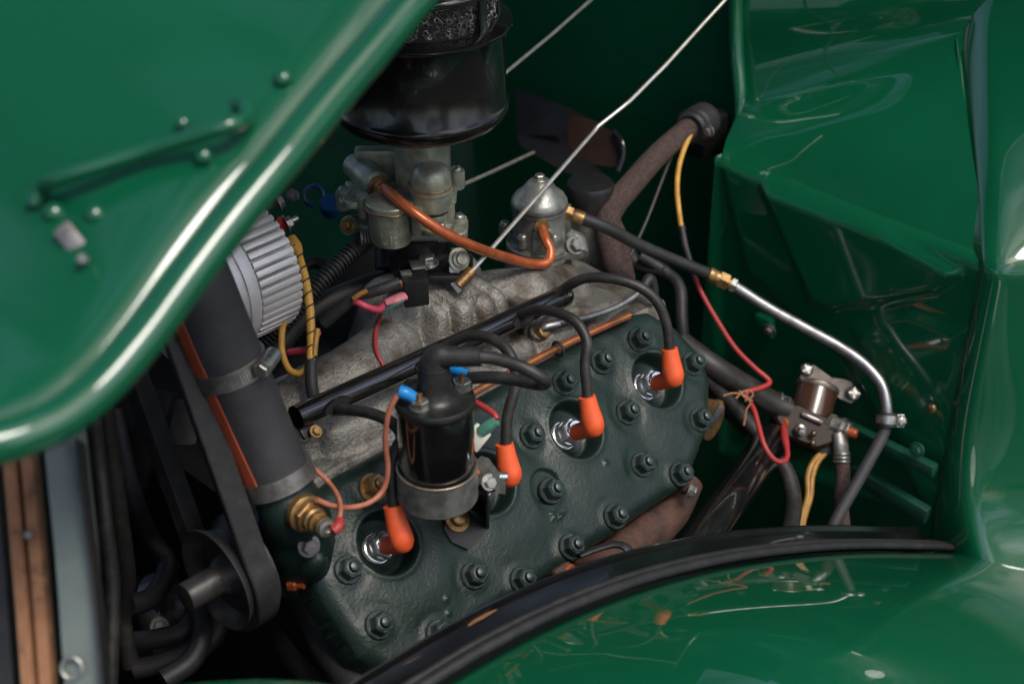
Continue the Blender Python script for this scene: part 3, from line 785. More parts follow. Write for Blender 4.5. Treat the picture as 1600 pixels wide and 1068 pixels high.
# ================================================================== carburettor
c0 = AY(655, 385, .15); DC = depth(c0)
t = thing('carburetor', 'grey zinc carburetor with brass fittings under the air cleaner', 'carburetor', c0 - ZUP * .012)
G().lathe([(.024, -.016), (.024, -.002), (.020, .0), (.020, .010), (.023, .011), (.023, .014)], c0, ZUP, 32).make('throttle_body', 'blacksatin', t)
def rrect(w, h, r, n=5, cx=0, cy=0):
    out = []
    for qx, qy, a0 in ((1, 1, 0), (-1, 1, 90), (-1, -1, 180), (1, -1, 270)):
        for i in range(n + 1):
            a = R(a0 + 90 * i / n); out.append((cx + qx * (w / 2 - r) + r * math.cos(a), cy + qy * (h / 2 - r) + r * math.sin(a)))
    return out
VX = Vector((_r.x, _r.y, 0)).normalized(); VY = ZUP.cross(VX)          # across / away as seen from the camera
G().prism(rrect(.062, .034, .010), c0 + ZUP * .013 + VX * .006, VX, VY, ZUP, .006, .0012).make('base_flange', 'zinc', t)
bw = A(612, 372, DC - .028)
G().lathe([(.010, -.004), (.0145, -.0015), (.0160, .004), (.0162, .026), (.0180, .0265), (.0182, .0310), (.0175, .0318)], bw, ZUP, 36).make('float_bowl', 'zinc', t)
br_ = A(675, 346, DC - .030)
G().lathe([(.0165, -.004), (.0165, .0), (.0128, .001), (.0128, .009), (.0122, .0095), (.0122, .0125), (.0150, .013), (.0150, .0260), (.0160, .0265), (.0160, .031)], br_, ZUP, 32).make('barrel', 'zinc', t)
G().lathe([(.0150, -.002), (.0148, .004), (.0130, .010), (.0095, .0140), (.004, .0160), (0, .0164)], br_ + ZUP * .032, ZUP + VX * .15 - VY * .15, 32).make('barrel_dome', 'zinc', t, ang=60)
mid = A(645, 305, DC - .006)
G().prism(rrect(.066, .040, .012), mid - ZUP * .001, VX, VY, ZUP, .0062, .0012).make('bowl_cover', 'zinc', t)
nk = Vector((.178, .150, mid.z))
G().lathe([(.024, .002), (.022, .008), (.0205, .016), (.0205, .060), (.0215, .070)], nk, ZUP, 32).make('air_horn', 'zinc', t)
a_, b_ = A(553, 258, DC + .004), A(590, 290, DC - .026)
k = (b_ - a_).normalized(); Lk = (b_ - a_).length
G().lathe([(.0075, -.002), (.0095, .0), (.0098, Lk * .55), (.0105, Lk * .56), (.0105, Lk * .96), (.0085, Lk)], a_, k, 28).make('fuel_inlet_boss', 'zinc', t)
G().lathe([(.0078, Lk - .001), (.0078, Lk + .003), (.006, Lk + .003)], a_, k, 24).hex(a_ + k * (Lk + .002), k, .0068, .0055, .0008).lathe([(.0046, Lk + .007), (.0044, Lk + .011), (.003, Lk + .012)], a_, k, 16).make('inlet_nut', 'brass', t)
G().box(A(575, 302, DC - .012), VX, VY, ZUP, .036, .026, .010, .003).make('inlet_casting', 'zinc', t)
for px, py, dd in ((537, 294, -.014), (636, 300, -.030), (713, 262, -.004), (717, 336, -.004), (558, 250, .006), (590, 292, -.004)):
    q = A(px, py + 4, DC + dd)
    G().lathe([(.0062, -.014), (.0064, -.002), (.0060, .0)], q, ZUP, 18).make('screw_boss', 'zinc', t)
    screw(t, q, ZUP, .0042, 'zincplate')
G().lathe([(.0078, -.006), (.0072, .001), (.003, .002)], A(545, 352, DC - .010), -_v - _r * .5, 20).make('side_plug_boss', 'zinc', t)
bolt(t, A(543, 352, DC - .013), -_v - _r * .5, .0040, 'brass', 'side_plug')
G().tube([A(552, 345, DC), A(580, 360, DC - .01), A(600, 372, DC - .006)], .006, 14).make('idle_passage', 'zinc', t, ang=80)
g = G()
for kx in range(5): g.torus(A(566 + kx * 5, 372 - kx * 1.2, DC - .026 + kx * .001), _r, .0048, .0011, 16, 6)
g.make('idle_spring', 'dullsteel', t)
# cast numbers stand proud as unreadable ridges
G().prism(rrect(.046, .030, .009), A(585, 312, DC - .022), VX, VY, ZUP, .005, .001).make('bowl_cover_front', 'zinc', t)
G().box(A(590, 268, DC + .004), VX, VY, ZUP, .034, .012, .040, .004).make('inlet_web', 'zinc', t)
G().tube([A(655, 300, DC - .03), A(672, 296, DC - .034), A(700, 284, DC - .02)], .004, 12).make('cover_rib', 'zinc', t, ang=80)
for px, py, w_, h_ in ((615, 346, 3, 16), (622, 340, 5, 2), (622, 352, 5, 2), (604, 352, 6, 2), (598, 336, 2, 9)):
    q = bw + (A(px, py, DC - .018) - bw); dirn = (q - bw); dirn.z = 0
    dirn = (-VY + VX * ((px - 613) / 36)).normalized()
    q = Vector((bw.x, bw.y, q.z)) + dirn * .0163
    G().box(q, ZUP.cross(dirn).normalized(), ZUP, dirn, w_ * .00048, h_ * .00048, .0006, .0002).make('cast_ridge', 'zinc', t)
for q_, ax_, r_, m_ in ((bw + ZUP * .0268, ZUP, .0182, 'brass'), (br_ + ZUP * .0308, ZUP, .0160, 'brass'), (br_ + ZUP * .0110, ZUP, .0126, 'rubber'), (br_ - ZUP * .0015, ZUP, .0166, 'brass')):
    G().torus(q_, ax_, r_, .0007 if m_ == 'brass' else .0012, 40, 6).make('gasket', m_, t, ang=80)
for px, py, dd, hh in ((568, 338, -.030, .018), (652, 366, -.040, .022), (702, 366, -.026, .024), (540, 320, -.016, .012)):
    q_ = A(px, py, DC + dd); G().lathe([(.0038, 0), (.0042, hh * .5), (.0046, hh)], q_, ZUP, 16).make('casting_column', 'zinc', t)
G().prism(rrect(.030, .016, .007), A(562, 316, DC - .020), (VX * .9 + VY * .3).normalized(), (VY * .9 - VX * .3).normalized(), ZUP, .0045, .001).make('cover_ear', 'zinc', t)
G().tube([A(640, 246, DC - .02), A(650, 270, DC - .030), A(655, 292, DC - .034)], [.003, .0035, .003], 10).make('casting_rib', 'zinc', t, ang=80)
for px, py, dd in ((600, 318, -.046), (625, 317, -.046), (668, 352, -.05), (690, 352, -.046)):
    screw(t, A(px, py, DC + dd), ZUP, .0026, 'zincplate')
# flange with linkage on the manifold, throttle lever and its pivot
q = A(660, 415, DC - .004)
G().prism(rrect(.056, .040, .008), q + VX * .010 - ZUP * .003, VX, VY, ZUP, .005, .001).make('mounting_flange', 'blacksatin', t)
bolt(t, A(667, 412, DC - .018), ZUP, .0062, 'zincplate', 'flange_bolt')
lv = A(716, 405, DC - .020)
g = G().lathe([(.0085, 0), (.0085, .002), (.0062, .0025), (.0062, .005), (.0042, .0055), (.0042, .008), (0, .0085)], lv, -_v + _r * .5, 24); g.make('throttle_pivot', 'zinc', t)
poly = [(703, 398), (716, 391), (726, 398), (728, 412), (720, 420), (712, 440), (722, 452), (716, 458), (705, 445), (702, 420)]
ev = [A(px, py, DC - .017) for px, py in poly]; n = len(ev)
G().add(ev + [p + _v * .002 for p in ev], [tuple(range(n)), tuple(range(2 * n - 1, n - 1, -1))] + [(i, (i + 1) % n, (i + 1) % n + n, i + n) for i in range(n)]).make('throttle_lever', 'zincplate', t)

# ---- oil bath air cleaner
ac = Vector((.178, .150, .0)); ZB = .205
t = thing('air_cleaner', 'black oil bath air cleaner can with wire gauze top', 'air cleaner', ac + ZUP * ZB)
G().lathe([(.028, -.012), (.030, -.006), (.036, -.003), (.054, .0), (.0605, .004), (.0635, .010), (.0640, .0125), (.0630, .0150), (.0615, .0165), (.0615, .070), (.0622, .0715)], ac + ZUP * ZB, ZUP, 72).make('can', 'can', t, ang=50)
G().lathe([(.060, .0700), (.0650, .0712), (.0662, .0725), (.0662, .0745), (.0650, .0752), (.0570, .0762), (.0545, .0770), (.050, .077)], ac + ZUP * ZB, ZUP, 72).make('rim', 'blackgloss', t, ang=50)
G().lathe([(.0525, .076), (.0525, .103)], ac + ZUP * ZB, ZUP, 60).make('gauze_backing', 'rubber', t)
g = G()
rs = random.Random(3)
for i in range(620):
    a = rs.uniform(0, 2 * math.pi); z = ZB + rs.uniform(.079, .100); r0 = .0535 + rs.uniform(-.0004, .0012)
    dr = Vector((math.cos(a), math.sin(a), 0)); tg = Vector((-dr.y, dr.x, 0))
    cen = ac + dr * r0 + ZUP * z; ph = rs.uniform(0, 6.28); rad = rs.uniform(.0014, .0028)
    pts = [cen + (tg * math.cos(ph + b) + ZUP * math.sin(ph + b)) * rad + dr * .0007 * math.sin(2 * b + ph) for b in np.linspace(0, rs.uniform(3.5, 5.6), 7)]
    g.tube(pts, .00030, 4, smooth=0, cap=False)
o = g.make('wire_gauze', 'dullsteel', t, ang=80); o['kind'] = 'stuff'
G().lathe([(.0500, .1010), (.0580, .1000), (.0595, .1015), (.0595, .1045), (.0585, .1060), (.0560, .1075), (.0545, .1120), (.0560, .1140), (.0555, .1170), (.0500, .1190), (.020, .1230), (0, .1235)], ac + ZUP * ZB, ZUP, 72).make('lid', 'blackgloss', t, ang=50)
for ang in (-38, -82, -150, 30):
    dr = Vector((math.cos(R(ang)), math.sin(R(ang)), 0)); tg = Vector((-dr.y, dr.x, 0))
    G().box(ac + dr * .0565 + ZUP * (ZB + .089), tg, dr, ZUP, .0065, .0022, .030, .0006).make('strap', 'blackgloss', t)
for ang in (-25, -33):
    dr = Vector((math.cos(R(ang)), math.sin(R(ang)), 0)); tg = Vector((-dr.y, dr.x, 0))
    G().box(ac + dr * .0605 + ZUP * (ZB + .106), tg, dr, ZUP, .004, .002, .016, .0006).make('chipped_tab', 'tan', t, label='tab with its paint chipped to tan primer')

# ---- fuel pump
fp = AY(842, 387, .15); DP = depth(fp)
t = thing('fuel_pump', 'grey mechanical fuel pump with domed cap behind the carburetor', 'fuel pump', fp - ZUP * .008)
G().lathe([(.020, -.012), (.024, -.006), (.0270, -.004), (.0270, .0005), (.0255, .001), (.0270, .0015), (.0270, .0060), (.0230, .0075), (.0215, .010), (.0215, .036), (.0228, .037), (.0228, .040), (.021, .0405)], fp, ZUP, 44).make('body', 'pump', t)
G().lathe([(.0228, .0402), (.0232, .0415), (.0228, .0440), (.0205, .0480), (.0155, .0520), (.0115, .0575), (.0085, .0610), (.0055, .0625), (0, .0628)], fp, ZUP, 44).make('dome', 'pump', t, ang=60)
G().torus(fp + ZUP * .0010, ZUP, .0266, .0009, 44, 6).make('diaphragm_edge', 'rubber', t, ang=80)
G().torus(fp + ZUP * .0403, ZUP, .0228, .0007, 44, 6).make('dome_gasket', 'rubber', t, ang=80)
bolt(t, fp + ZUP * .0618, ZUP, .0042, 'zincplate', 'dome_bolt')
for px, py in ((817, 371), (865, 371), (789, 350)):
    q = A(px, py, DP - (.024 if px > 800 else .002)); G().lathe([(.005, -.008), (.005, 0), (.003, .0005)], q, ZUP, 14).make('flange_lug', 'pump', t)
    screw(t, q, ZUP, .0038, 'zincplate')
a_ = A(846, 352, DP - .014)
k = (A(850, 360, DP - .03) - a_).normalized()
kk_ = (-VY + VX * .10).normalized()
ar = [(-.009, -.014)] + [(.009 * math.cos(a), .002 + .010 * math.sin(a)) for a in np.linspace(math.pi, 0, 9)] + [(.009, -.014)]
G().prism(ar[::-1], fp + VX * .003 + ZUP * .020 - VY * .0185, VX, ZUP, -VY, .0065, .0012).make('inlet_arch', 'pump', t)
b_ = A(888, 336, DP - .012)
kx = (A(905, 337, DP - .020) - b_).normalized()
G().box(A(880, 340, DP - .008), VX, VY, ZUP, .014, .016, .020, .003).make('outlet_boss', 'pump', t)
ol = A(905, 338, DP - .014)
poly = rrect(.034, .020, .008)
G().prism(poly, A(880, 396, DP - .006), VX, VY, ZUP, .006, .001).make('side_flange', 'pump', t)
bolt(t, A(897, 384, DP - .014), (-VY * .6 + VX * .5 + ZUP * .6), .0056, 'dullsteel', 'side_bolt')
G().tube([A(880, 345, DP), A(900, 375, DP - .004), A(905, 398, DP - .01)], [.006, .008, .008], 14).make('rocker_housing', 'pump', t, ang=80)
G().lathe([(.029, -.030), (.0275, -.010), (.0265, -.006), (.026, 0)], fp - ZUP * .004, ZUP, 36).make('pump_stand', 'alu', t)

# ---- oil filler behind the pump
of = A(918, 432, 1.42)
t = thing('oil_filler', 'grey oil filler tube with a black cap beside the brown loom', 'oil filler', of)
G().lathe([(.026, -.02), (.0205, -.004), (.0188, .01), (.0188, .062), (.0196, .063), (.0196, .066)], of, ZUP, 36).make('tube', 'alu', t)
G().lathe([(.0200, .064), (.0206, .066), (.0206, .090), (.019, .093), (0, .094)], of, ZUP, 36).make('cap', 'blacksatin', t)

# ---- black breather scoop on the firewall
t = thing('breather_scoop', 'black sheet metal scoop with a brown plate on the firewall', 'bracket', A(890, 240, 1.56))
def plate(name, pts, th, m, par, dirn=None):
    n = len(pts); d = dirn if dirn is not None else _v
    return G().add(pts + [p + d * th for p in pts], [tuple(range(n)), tuple(range(2 * n - 1, n - 1, -1))] + [(i, (i + 1) % n, (i + 1) % n + n, i + n) for i in range(n)]).make(name, m, par)
plate('back', [A(806, 138, 1.66), A(890, 168, 1.64), A(972, 214, 1.60), A(968, 262, 1.60), A(808, 215, 1.65)], .003, 'darksheet', t)
plate('side', [A(808, 208, 1.60), A(884, 210, 1.55), A(884, 166, 1.56), A(806, 138, 1.61)], .003, 'darksheet', t)
plate('tray', [A(808, 212, 1.60), A(868, 212, 1.57), A(960, 284, 1.52), A(948, 296, 1.51), A(880, 268, 1.54), A(812, 228, 1.59)], .004, 'darksheet', t)
plate('brown_plate', [A(888, 178, 1.575), A(930, 188, 1.56), A(970, 216, 1.55), A(972, 262, 1.545), A(930, 258, 1.55), A(886, 238, 1.57)], .003, 'brownbase', t)
G().tube([A(960, 205, 1.548), A(972, 222, 1.54), A(974, 245, 1.54), A(966, 268, 1.54)], .003, 8).make('rolled_lip', 'blackgloss', t, ang=80)

# ================================================================== fuel lines
pin = A(600, 294, DC - .036)
t = thing('copper_fuel_pipe', 'bright copper pipe looping from the carburetor to the fuel pump', 'pipe', pin)
pts = [pin, A(612, 304, DC - .050), A(640, 327, DC - .060), A(690, 361, DC - .055), A(740, 385, DC - .030), A(790, 402, DC + .020), A(830, 412, DP - .058), A(855, 410, DP - .050), A(860, 392, DP - .046), A(853, 375, DP - .044), A(847, 358, DP - .036), A(846, 348, DP - .024)]
G().tube(pts, .0040, 16, smooth=9).make('pipe', 'copper', t, ang=80)
G().tube([A(846, 343, DP - .022), A(847, 354, DP - .038)], .0060, 14, smooth=0).make('flare_nut', 'brass', t)
h0, h1 = A(888, 333, DP - .014), A(1108, 428, 1.36)
t = thing('flexible_fuel_hose', 'black braided fuel hose with brass ends leaving the fuel pump', 'hose', h0)
G().tube([A(906, 340, DP - .014), A(950, 357, DP - .006), A(1000, 383, DP + .014), A(1050, 405, DP + .030), h1], .0052, 16, smooth=8).make('hose', 'rubber', t, ang=80)
k = (A(906, 340, DP - .014) - h0).normalized()
G().hex(h0 - k * .002, k, .0060, .006, .0007).lathe([(.0052, .004), (.0058, .006), (.0058, .013), (.0052, .0135)], h0, k, 20).make('brass_end', 'brass', t)
k = (A(1140, 443, 1.362) - h1).normalized()
G().lathe([(.0052, -.001), (.0062, .0), (.0064, .004), (.0058, .005), (.0062, .006), (.0062, .009)], h1, k, 20).hex(h1 + k * .009, k, .0076, .009, .0009).lathe([(.0052, .018), (.0052, .020)], h1, k, 16).make('brass_end', 'brass', t)
G().hex(h1 + k * .020, k, .0064, .005, .0007).make('flare_nut', 'zincplate', t)
s0 = h1 + k * .024
t = thing('steel_fuel_line', 'bare steel fuel line curving down across the green firewall', 'pipe', s0)
pts = [s0, A(1200, 480, 1.365), A(1260, 513, 1.368), A(1310, 540, 1.368), A(1350, 568, 1.366), A(1376, 598, 1.362), A(1385, 628, 1.36), A(1386, 652, 1.36)]
G().tube(pts, .0047, 16, smooth=8).make('pipe', 'steel', t, ang=80)
G().tube([A(1386, 652, 1.36), A(1380, 678, 1.36), A(1362, 712, 1.355), A(1340, 752, 1.35), A(1318, 790, 1.345), A(1300, 826, 1.34), A(1290, 860, 1.335)], .0052, 14, smooth=6).make('rubber_sleeve', 'hose', t, ang=80)
t = thing('line_clamp', 'small zinc P-clip holding the steel fuel line to the firewall', 'clamp', A(1388, 656, 1.365))
cx = A(1386, 655, 1.36); k = (A(1386, 640, 1.36) - A(1383, 672, 1.36)).normalized()
G().lathe([(.0056, -.006), (.0086, -.006), (.0086, .006), (.0056, .006)], cx, k, 24).make('rubber_cushion', 'rubber', t)
G().lathe([(.0087, -.0035), (.0096, -.0035), (.0096, .0035), (.0087, .0035)], cx, k, 24).make('band', 'zincplate', t)
G().box(A(1402, 657, 1.366), _r, _u, _v, .012, .011, .002, .0008).make('tab', 'zincplate', t)
screw(t, A(1408, 657, 1.364), -_v, .0048, 'zincplate')

# ---- control rods
dth = depth(lv)
e0 = A(716, 446, DC - .022); e1 = A(737, 424, DC - .020)
t = thing('throttle_rod', 'long bright throttle rod with a kink and brass end ferrule', 'rod', e0)
pts = [e1, A(830, 318, DC + .03), A(926, 208, 1.32), A(935, 197, 1.325), A(972, 168, 1.33), A(984, 158, 1.335), A(1040, 102, 1.36), A(1100, 36, 1.385), A(1150, -18, 1.40)]
G().tube(pts, .0017, 10, smooth=0).make('rod', 'rod', t, ang=80)
G().tube([e0, e0.lerp(e1, .5), e1.lerp(A(745, 415, DC - .02), .2)], [.0043, .0043, .0040], 16).make('ferrule', 'brass', t, ang=50)
one(G().tube([A(780, 122, 1.30), A(860, 56, 1.38), A(935, -10, 1.45)], .0016, 10, smooth=0), 'choke_rod', 'rod', 'thin bright rod rising from behind the black air cleaner', 'rod', ang=80)
one(G().tube([A(704, 297, DC + .02), A(770, 268, 1.33), A(834, 238, 1.47)], .0017, 10, smooth=0), 'linkage_rod', 'rod', 'short bright linkage rod between carburetor and black scoop', 'rod', ang=80)

# ---- relay on the flange and its wiring
t = thing('relay', 'small black relay with pink and teal terminals beside the carburetor', 'relay', A(648, 455, DC - .03))
x = (A(672, 432, DC - .03) - A(630, 430, DC - .028)).normalized()
x = (VX * .96 + VY * .28).normalized(); y = ZUP.cross(x)
G().box(A(648, 452, DC - .038), x, y, ZUP, .0185, .014, .022, .0013).make('case', 'blacksatin', t)
G().box(A(643, 430, DC - .036), x, y, ZUP, .025, .016, .003, .001).make('lid', 'blackgloss', t)
G().box(A(634, 426, DC - .040), x, y, ZUP, .008, .006, .0015, .0004).make('clip', 'zincplate', t)
G().box(A(655, 412, DC - .024), x, y, ZUP, .014, .012, .002, .0006).make('mount_tab', 'zincplate', t)
G().tube([A(632, 462, DC - .046), A(618, 467, DC - .05), A(602, 473, DC - .052)], [.0045, .0045, .0035], 10, sx=.6).make('pink_terminal', 'pinkclear', t)
G().box(A(628, 443, DC - .044), x, y, ZUP, .010, .005, .005, .0008).make('tan_terminal', 'tan', t)
wd = DC - .05
one(G().tube([A(604, 473, wd), A(592, 483, wd), A(575, 480, wd), A(560, 473, wd), A(548, 470, wd + .004)], .0026, 10), 'pink_wire', 'pink', 'short pink wire curling out of the relay terminal', 'wire', ang=80)
one(G().tube([A(630, 468, wd), A(615, 476, wd), A(600, 483, wd + .002), A(592, 486, wd + .004)], .0020, 8), 'teal_wire', 'tealwire', 'short teal wire under the pink relay terminal', 'wire', ang=80)
one(G().tube([A(598, 480, wd)] + [mpt(px, py) + HN * .003 for px, py in ((590, 500), (584, 525), (586, 552), (600, 580))], .0015, 8), 'red_wire', 'red', 'thin red wire dropping from the relay over the manifold', 'wire', ang=80)
one(G().tube([A(624, 441, wd + .002), A(600, 450, wd), A(578, 457, wd), A(556, 464, wd + .002), A(535, 480, wd + .006), A(505, 505, wd + .01)], [.0042, .0044, .0040, .0034, .0046, .0050], 12), 'relay_lead', 'rubber', 'black sleeved lead running forward from the relay', 'cable', ang=80)
one(G().tube([A(574, 454, wd - .004), A(562, 460, wd - .004), A(552, 467, wd - .003)], .0020, 8), 'tan_wire', 'amber', 'short amber wire end beside the pink relay wire', 'wire', ang=80)

# ---- corrugated conduit
cc = crom([A(574, 372, DC - .010), A(545, 398, DC - .020), A(505, 436, DC - .03), A(470, 476, DC - .035), A(440, 508, DC - .035), A(410, 535, DC - .03)], 64)
g = G(); L_ = sum((cc[i + 1] - cc[i]).length for i in range(len(cc) - 1)); acc = 0; rad = []
for i in range(len(cc)):
    if i: acc += (cc[i] - cc[i - 1]).length
    rad.append(.0064 + .0009 * math.copysign(min(1, abs(math.sin(acc / .0016 * math.pi)) * 1.6), math.sin(acc / .0016 * math.pi)))
g.tube(cc, rad, 14, smooth=0)
one(g, 'corrugated_conduit', 'rubber', 'black corrugated conduit slanting down from the carburetor', 'conduit', ang=60)
for i, (pts, r, lab) in enumerate((([A(640, 430, DC + .03), A(560, 452, DC + .02), A(480, 490, DC + .0), A(430, 545, DC - .01)], .009, 'fat black hose lying behind the corrugated conduit'),
                        ([A(530, 425, DC + .06), A(490, 410, DC + .06), A(470, 425, DC + .05), A(455, 470, DC + .04)], .005, 'thin dark hose bowed behind the braided yellow wire'))):
    one(G().tube(pts, r, 14), 'dark_hose', 'rubber', lab, 'hose', ang=80)
G2 = G().tube([A(612, 420, DC + .01), A(612, 370, DC + .012)], .013, 20, smooth=0)
one(G2, 'support_post', 'blacksatin', 'dark upright support under the carburetor bowl', 'bracket')

# ---- blue clip and cap in the shadow
one(G().tube([A(490, 322, 1.36), A(478, 316, 1.36), A(475, 302, 1.36), A(484, 292, 1.36), A(496, 291, 1.36), A(504, 299, 1.36), A(505, 308, 1.36)], .0018, 8), 'blue_clip', 'darkblue', 'open blue plastic clip left of the carburetor', 'clip', ang=80)
one(G().lathe([(.0090, -.006), (.0092, .004), (.0080, .0065), (.003, .007), (0, .0068)], A(516, 322, 1.34), -_v + ZUP * .6, 24), 'blue_stopper', 'darkblue', 'round blue plastic cap left of the carburetor', 'cap')
g = G().hex(A(458, 306, 1.36), -_v, .006, .005, .0008); g.lathe([(.0032, .005), (.003, .008), (0, .0085)], A(458, 306, 1.36), -_v, 12)
one(g, 'shadow_bolt', 'dullsteel', 'grey bolt in the shadow beside the blue clip', 'bolt')

# ================================================================== alternator
ar_ = A(408, 408, 1.135)
RA = rp(106, 1.135)
t = thing('alternator', 'cast aluminium alternator with finned rear rim behind the radiator hose', 'alternator', ar_ - HX * .03 - ZUP * RA)
XA = Vector((1, 0, 0))
G().lathe([(RA * .5, -.085), (RA * .98, -.082), (RA * 1.0, -.075), (RA * 1.0, -.040), (RA * .985, -.036), (RA * .85, -.034), (RA * .85, .0), (RA * .80, .004), (RA * .3, .006)], ar_, XA, 72).make('case', 'altcase', t, ang=40)
NF = 44
for i in range(NF):
    a = 2 * math.pi * i / NF
    dr = Vector((0, math.cos(a), math.sin(a))); tg = Vector((0, -dr.z, dr.y))
    if i == 0:
        gf = G().box(O0, Vector((1, 0, 0)), Vector((0, 1, 0)), ZUP, .0345, RA * .100, RA * .165, .0012)
        FIN = shared('fin', gf, 'altcase')
    o = bpy.data.objects.new('fin', FIN); COL.objects.link(o)
    p_ = ar_ + XA * (-.018) + dr * (RA * .92) - ORI[t]
    o.matrix_local = Matrix(((1, 0, 0, p_.x), (0, tg.y, dr.y, p_.y), (0, tg.z, dr.z, p_.z), (0, 0, 0, 1))); o.parent = t
G().lathe([(RA * 1.03, -.046), (RA * 1.03, -.041), (RA * .99, -.041)], ar_, XA, 72).make('case_joint', 'altcase', t)
q = A(446, 350, 1.14); kq = Vector((.8, -.2, .2))
G().tube([A(438, 348, 1.142), A(444, 350, 1.14)], .0052, 14, smooth=0).make('red_insulator', 'red', t)
bolt(t, q, kq, .0045, 'zincplate', 'output_nut')
G().lathe([(.002, 0), (.002, .010), (0, .0105)], q, kq, 10).make('output_stud', 'zincplate', t)
bolt(t, A(433, 318, 1.16), kq, .0045, 'dullsteel', 'through_bolt')

# ---- braided yellow wires by the alternator
def tracer(pts, r, label, bands=True):
    P_ = crom(pts, 10)
    o = thing('braided_wire', label, 'wire', P_[0])
    G().tube(P_, r, 12, smooth=0).make('insulation', 'yellow', o, ang=80)
    if bands:
        # dark tracer thread wound round the wire as a helix
        T = []; x, y, _ = fr((P_[1] - P_[0]).normalized()); acc = 0
        fine = crom(P_[::3] + [P_[-1]], 12)
        for i in range(len(fine) - 1):
            tt = (fine[i + 1] - fine[i]).normalized(); x = (x - tt * x.dot(tt)).normalized(); y = tt.cross(x)
            acc += (fine[i + 1] - fine[i]).length
            a = acc / .0095 * 2 * math.pi
            T.append(fine[i] + (x * math.cos(a) + y * math.sin(a)) * r * 1.0)
        G().tube(T, r * .20, 5, smooth=0).make('tracer_thread', 'wire', o, ang=80)
    return o
o = tracer([A(462, 385, 1.13), A(470, 410, 1.125), A(478, 440, 1.12), A(484, 480, 1.115), A(486, 520, 1.11), A(486, 566, 1.105)], .0030, 'amber braided wire with dark tracer hanging past the alternator fins')
G().tube([A(456, 370, 1.135), A(462, 384, 1.13), A(466, 396, 1.128)], [.003, .0044, .0036], 10, sx=.7).make('terminal_sleeve', 'yellow', o)
G().tube([A(486, 564, 1.105), A(486, 590, 1.10), A(489, 615, 1.095), A(495, 632, 1.09)], .0044, 12).make('black_sleeve', 'rubber', o, ang=80)
one(G().tube([A(449, 490, 1.13), A(441, 515, 1.12), A(441, 550, 1.115), A(452, 577, 1.11), A(468, 583, 1.107), A(482, 572, 1.105)], .0024, 10), 'yellow_wire', 'yellow', 'plain yellow wire looping below the alternator', 'wire', ang=80)
one(G().tube([A(496, 514, 1.11), A(493, 535, 1.107), A(491, 556, 1.105)], .0022, 8), 'tan_wire', 'amber', 'short amber wire end beside the braided wire', 'wire', ang=80)
one(G().tube([A(452, 550, 1.13), A(466, 548, 1.125), A(482, 544, 1.12), A(497, 518, 1.115)], .0026, 10), 'pink_wire', 'pink', 'pink wire passing behind the braided yellow wire', 'wire', ang=80)

# ================================================================== cooling: hose, neck, sender, belt, pulley
hp = [A(255, 330, .93), A(300, 430, .945), A(345, 540, .965), A(392, 650, .985), A(438, 755, 1.0)]
hc = crom(hp, 10)
RH = .0222
t = thing('radiator_hose', 'thick dark grey radiator hose with orange stripe and two clamps', 'hose', hp[-1])
G().tube(hp, [RH, RH, RH, RH * .985, RH * .97], 40, smooth=10).make('hose', 'hose', t, ang=80)
def hoseframe(i):
    T = (hc[min(i + 1, len(hc) - 1)] - hc[max(i - 1, 0)]).normalized()
    c = (CAM - hc[i]); c = (c - T * c.dot(T)).normalized()
    return T, c, T.cross(c)
rows = []
for i in range(0, len(hc)):
    T, c, s_ = hoseframe(i)
    if s_.dot(_r) > 0: s_ = -s_
    # the stripe winds slightly round the left of the hose
    base = R(58 - 8 * i / len(hc))
    rows.append([hc[i] + (c * math.cos(base + da) + s_ * math.sin(base + da)) * (RH + hh) for da, hh in ((-.24, -.002), (-.22, .0007), (0, .0009), (.22, .0007), (.24, -.002))])
G().grid(rows).make('orange_stripe', 'orangestripe', t, ang=70)
for i, nm in ((23, 0), (39, 1)):
    T, c, s_ = hoseframe(i)
    cl = G().lathe([(RH * .99, -.0058), (RH + .0016, -.0058), (RH + .0016, .0058), (RH * .99, .0058)], hc[i], T, 56).make('hose_clamp', 'dullsteel', t)
    if nm == 0:
        q = hc[i] + (c * .55 - s_ * (1 if s_.dot(_r) < 0 else -1) * .84).normalized() * (RH + .005)
        ay = T.cross((q - hc[i]).normalized()).normalized()
        G().tube([q - ay * .008, q + ay * .009], .0052, 16, smooth=0).make('worm_housing', 'zincplate', cl)
        G().hex(q + ay * .009, ay, .0050, .005, .0007).make('worm_screw', 'zincplate', cl)
        rr_ = []
        for a in np.linspace(.15, .75, 9):
            dr = (c * math.cos(a) - s_ * (1 if s_.dot(_r) < 0 else -1) * math.sin(a)).normalized()
            G().box(hc[i] + dr * (RH + .0020), T, T.cross(dr), dr, .009, .0011, .0012).make('band_tooth', 'zincplate', cl)

neck0 = hp[-1]; T = (hp[-1] - hp[-2]).normalized()
t = thing('water_neck', 'dark green cast water outlet neck between hose and cylinder head', 'water neck', HP(-.045, .03, -.01))
G().tube([neck0 - T * .012, neck0 + T * .006, neck0 + T * .018, A(462, 815, 1.025), A(470, 850, 1.035), A(478, 890, 1.045)], [.0195, .0195, .0210, .0230, .0225, .016], 32, smooth=6).make('neck_casting', 'head', t, ang=80)
G().tube([A(420, 800, 1.04), A(430, 840, 1.05), A(446, 880, 1.06), A(450, 905, 1.058), A(446, 925, 1.06)], [.018, .022, .020, .016, .010], 24).make('pump_casting', 'head', t, ang=80)
G().tube([A(508, 868, 1.018), A(502, 870, 1.018), A(490, 874, 1.022), A(470, 880, 1.035), A(440, 890, 1.05)], [.001, .008, .011, .013, .012], 20).make('flange_ear', 'head', t, ang=80)
bolt(t, A(482, 852, 1.004), (-_v + _r * .5 - _u * .1), .0052, 'dullsteel', 'flange_bolt')
q = A(452, 912, 1.035)
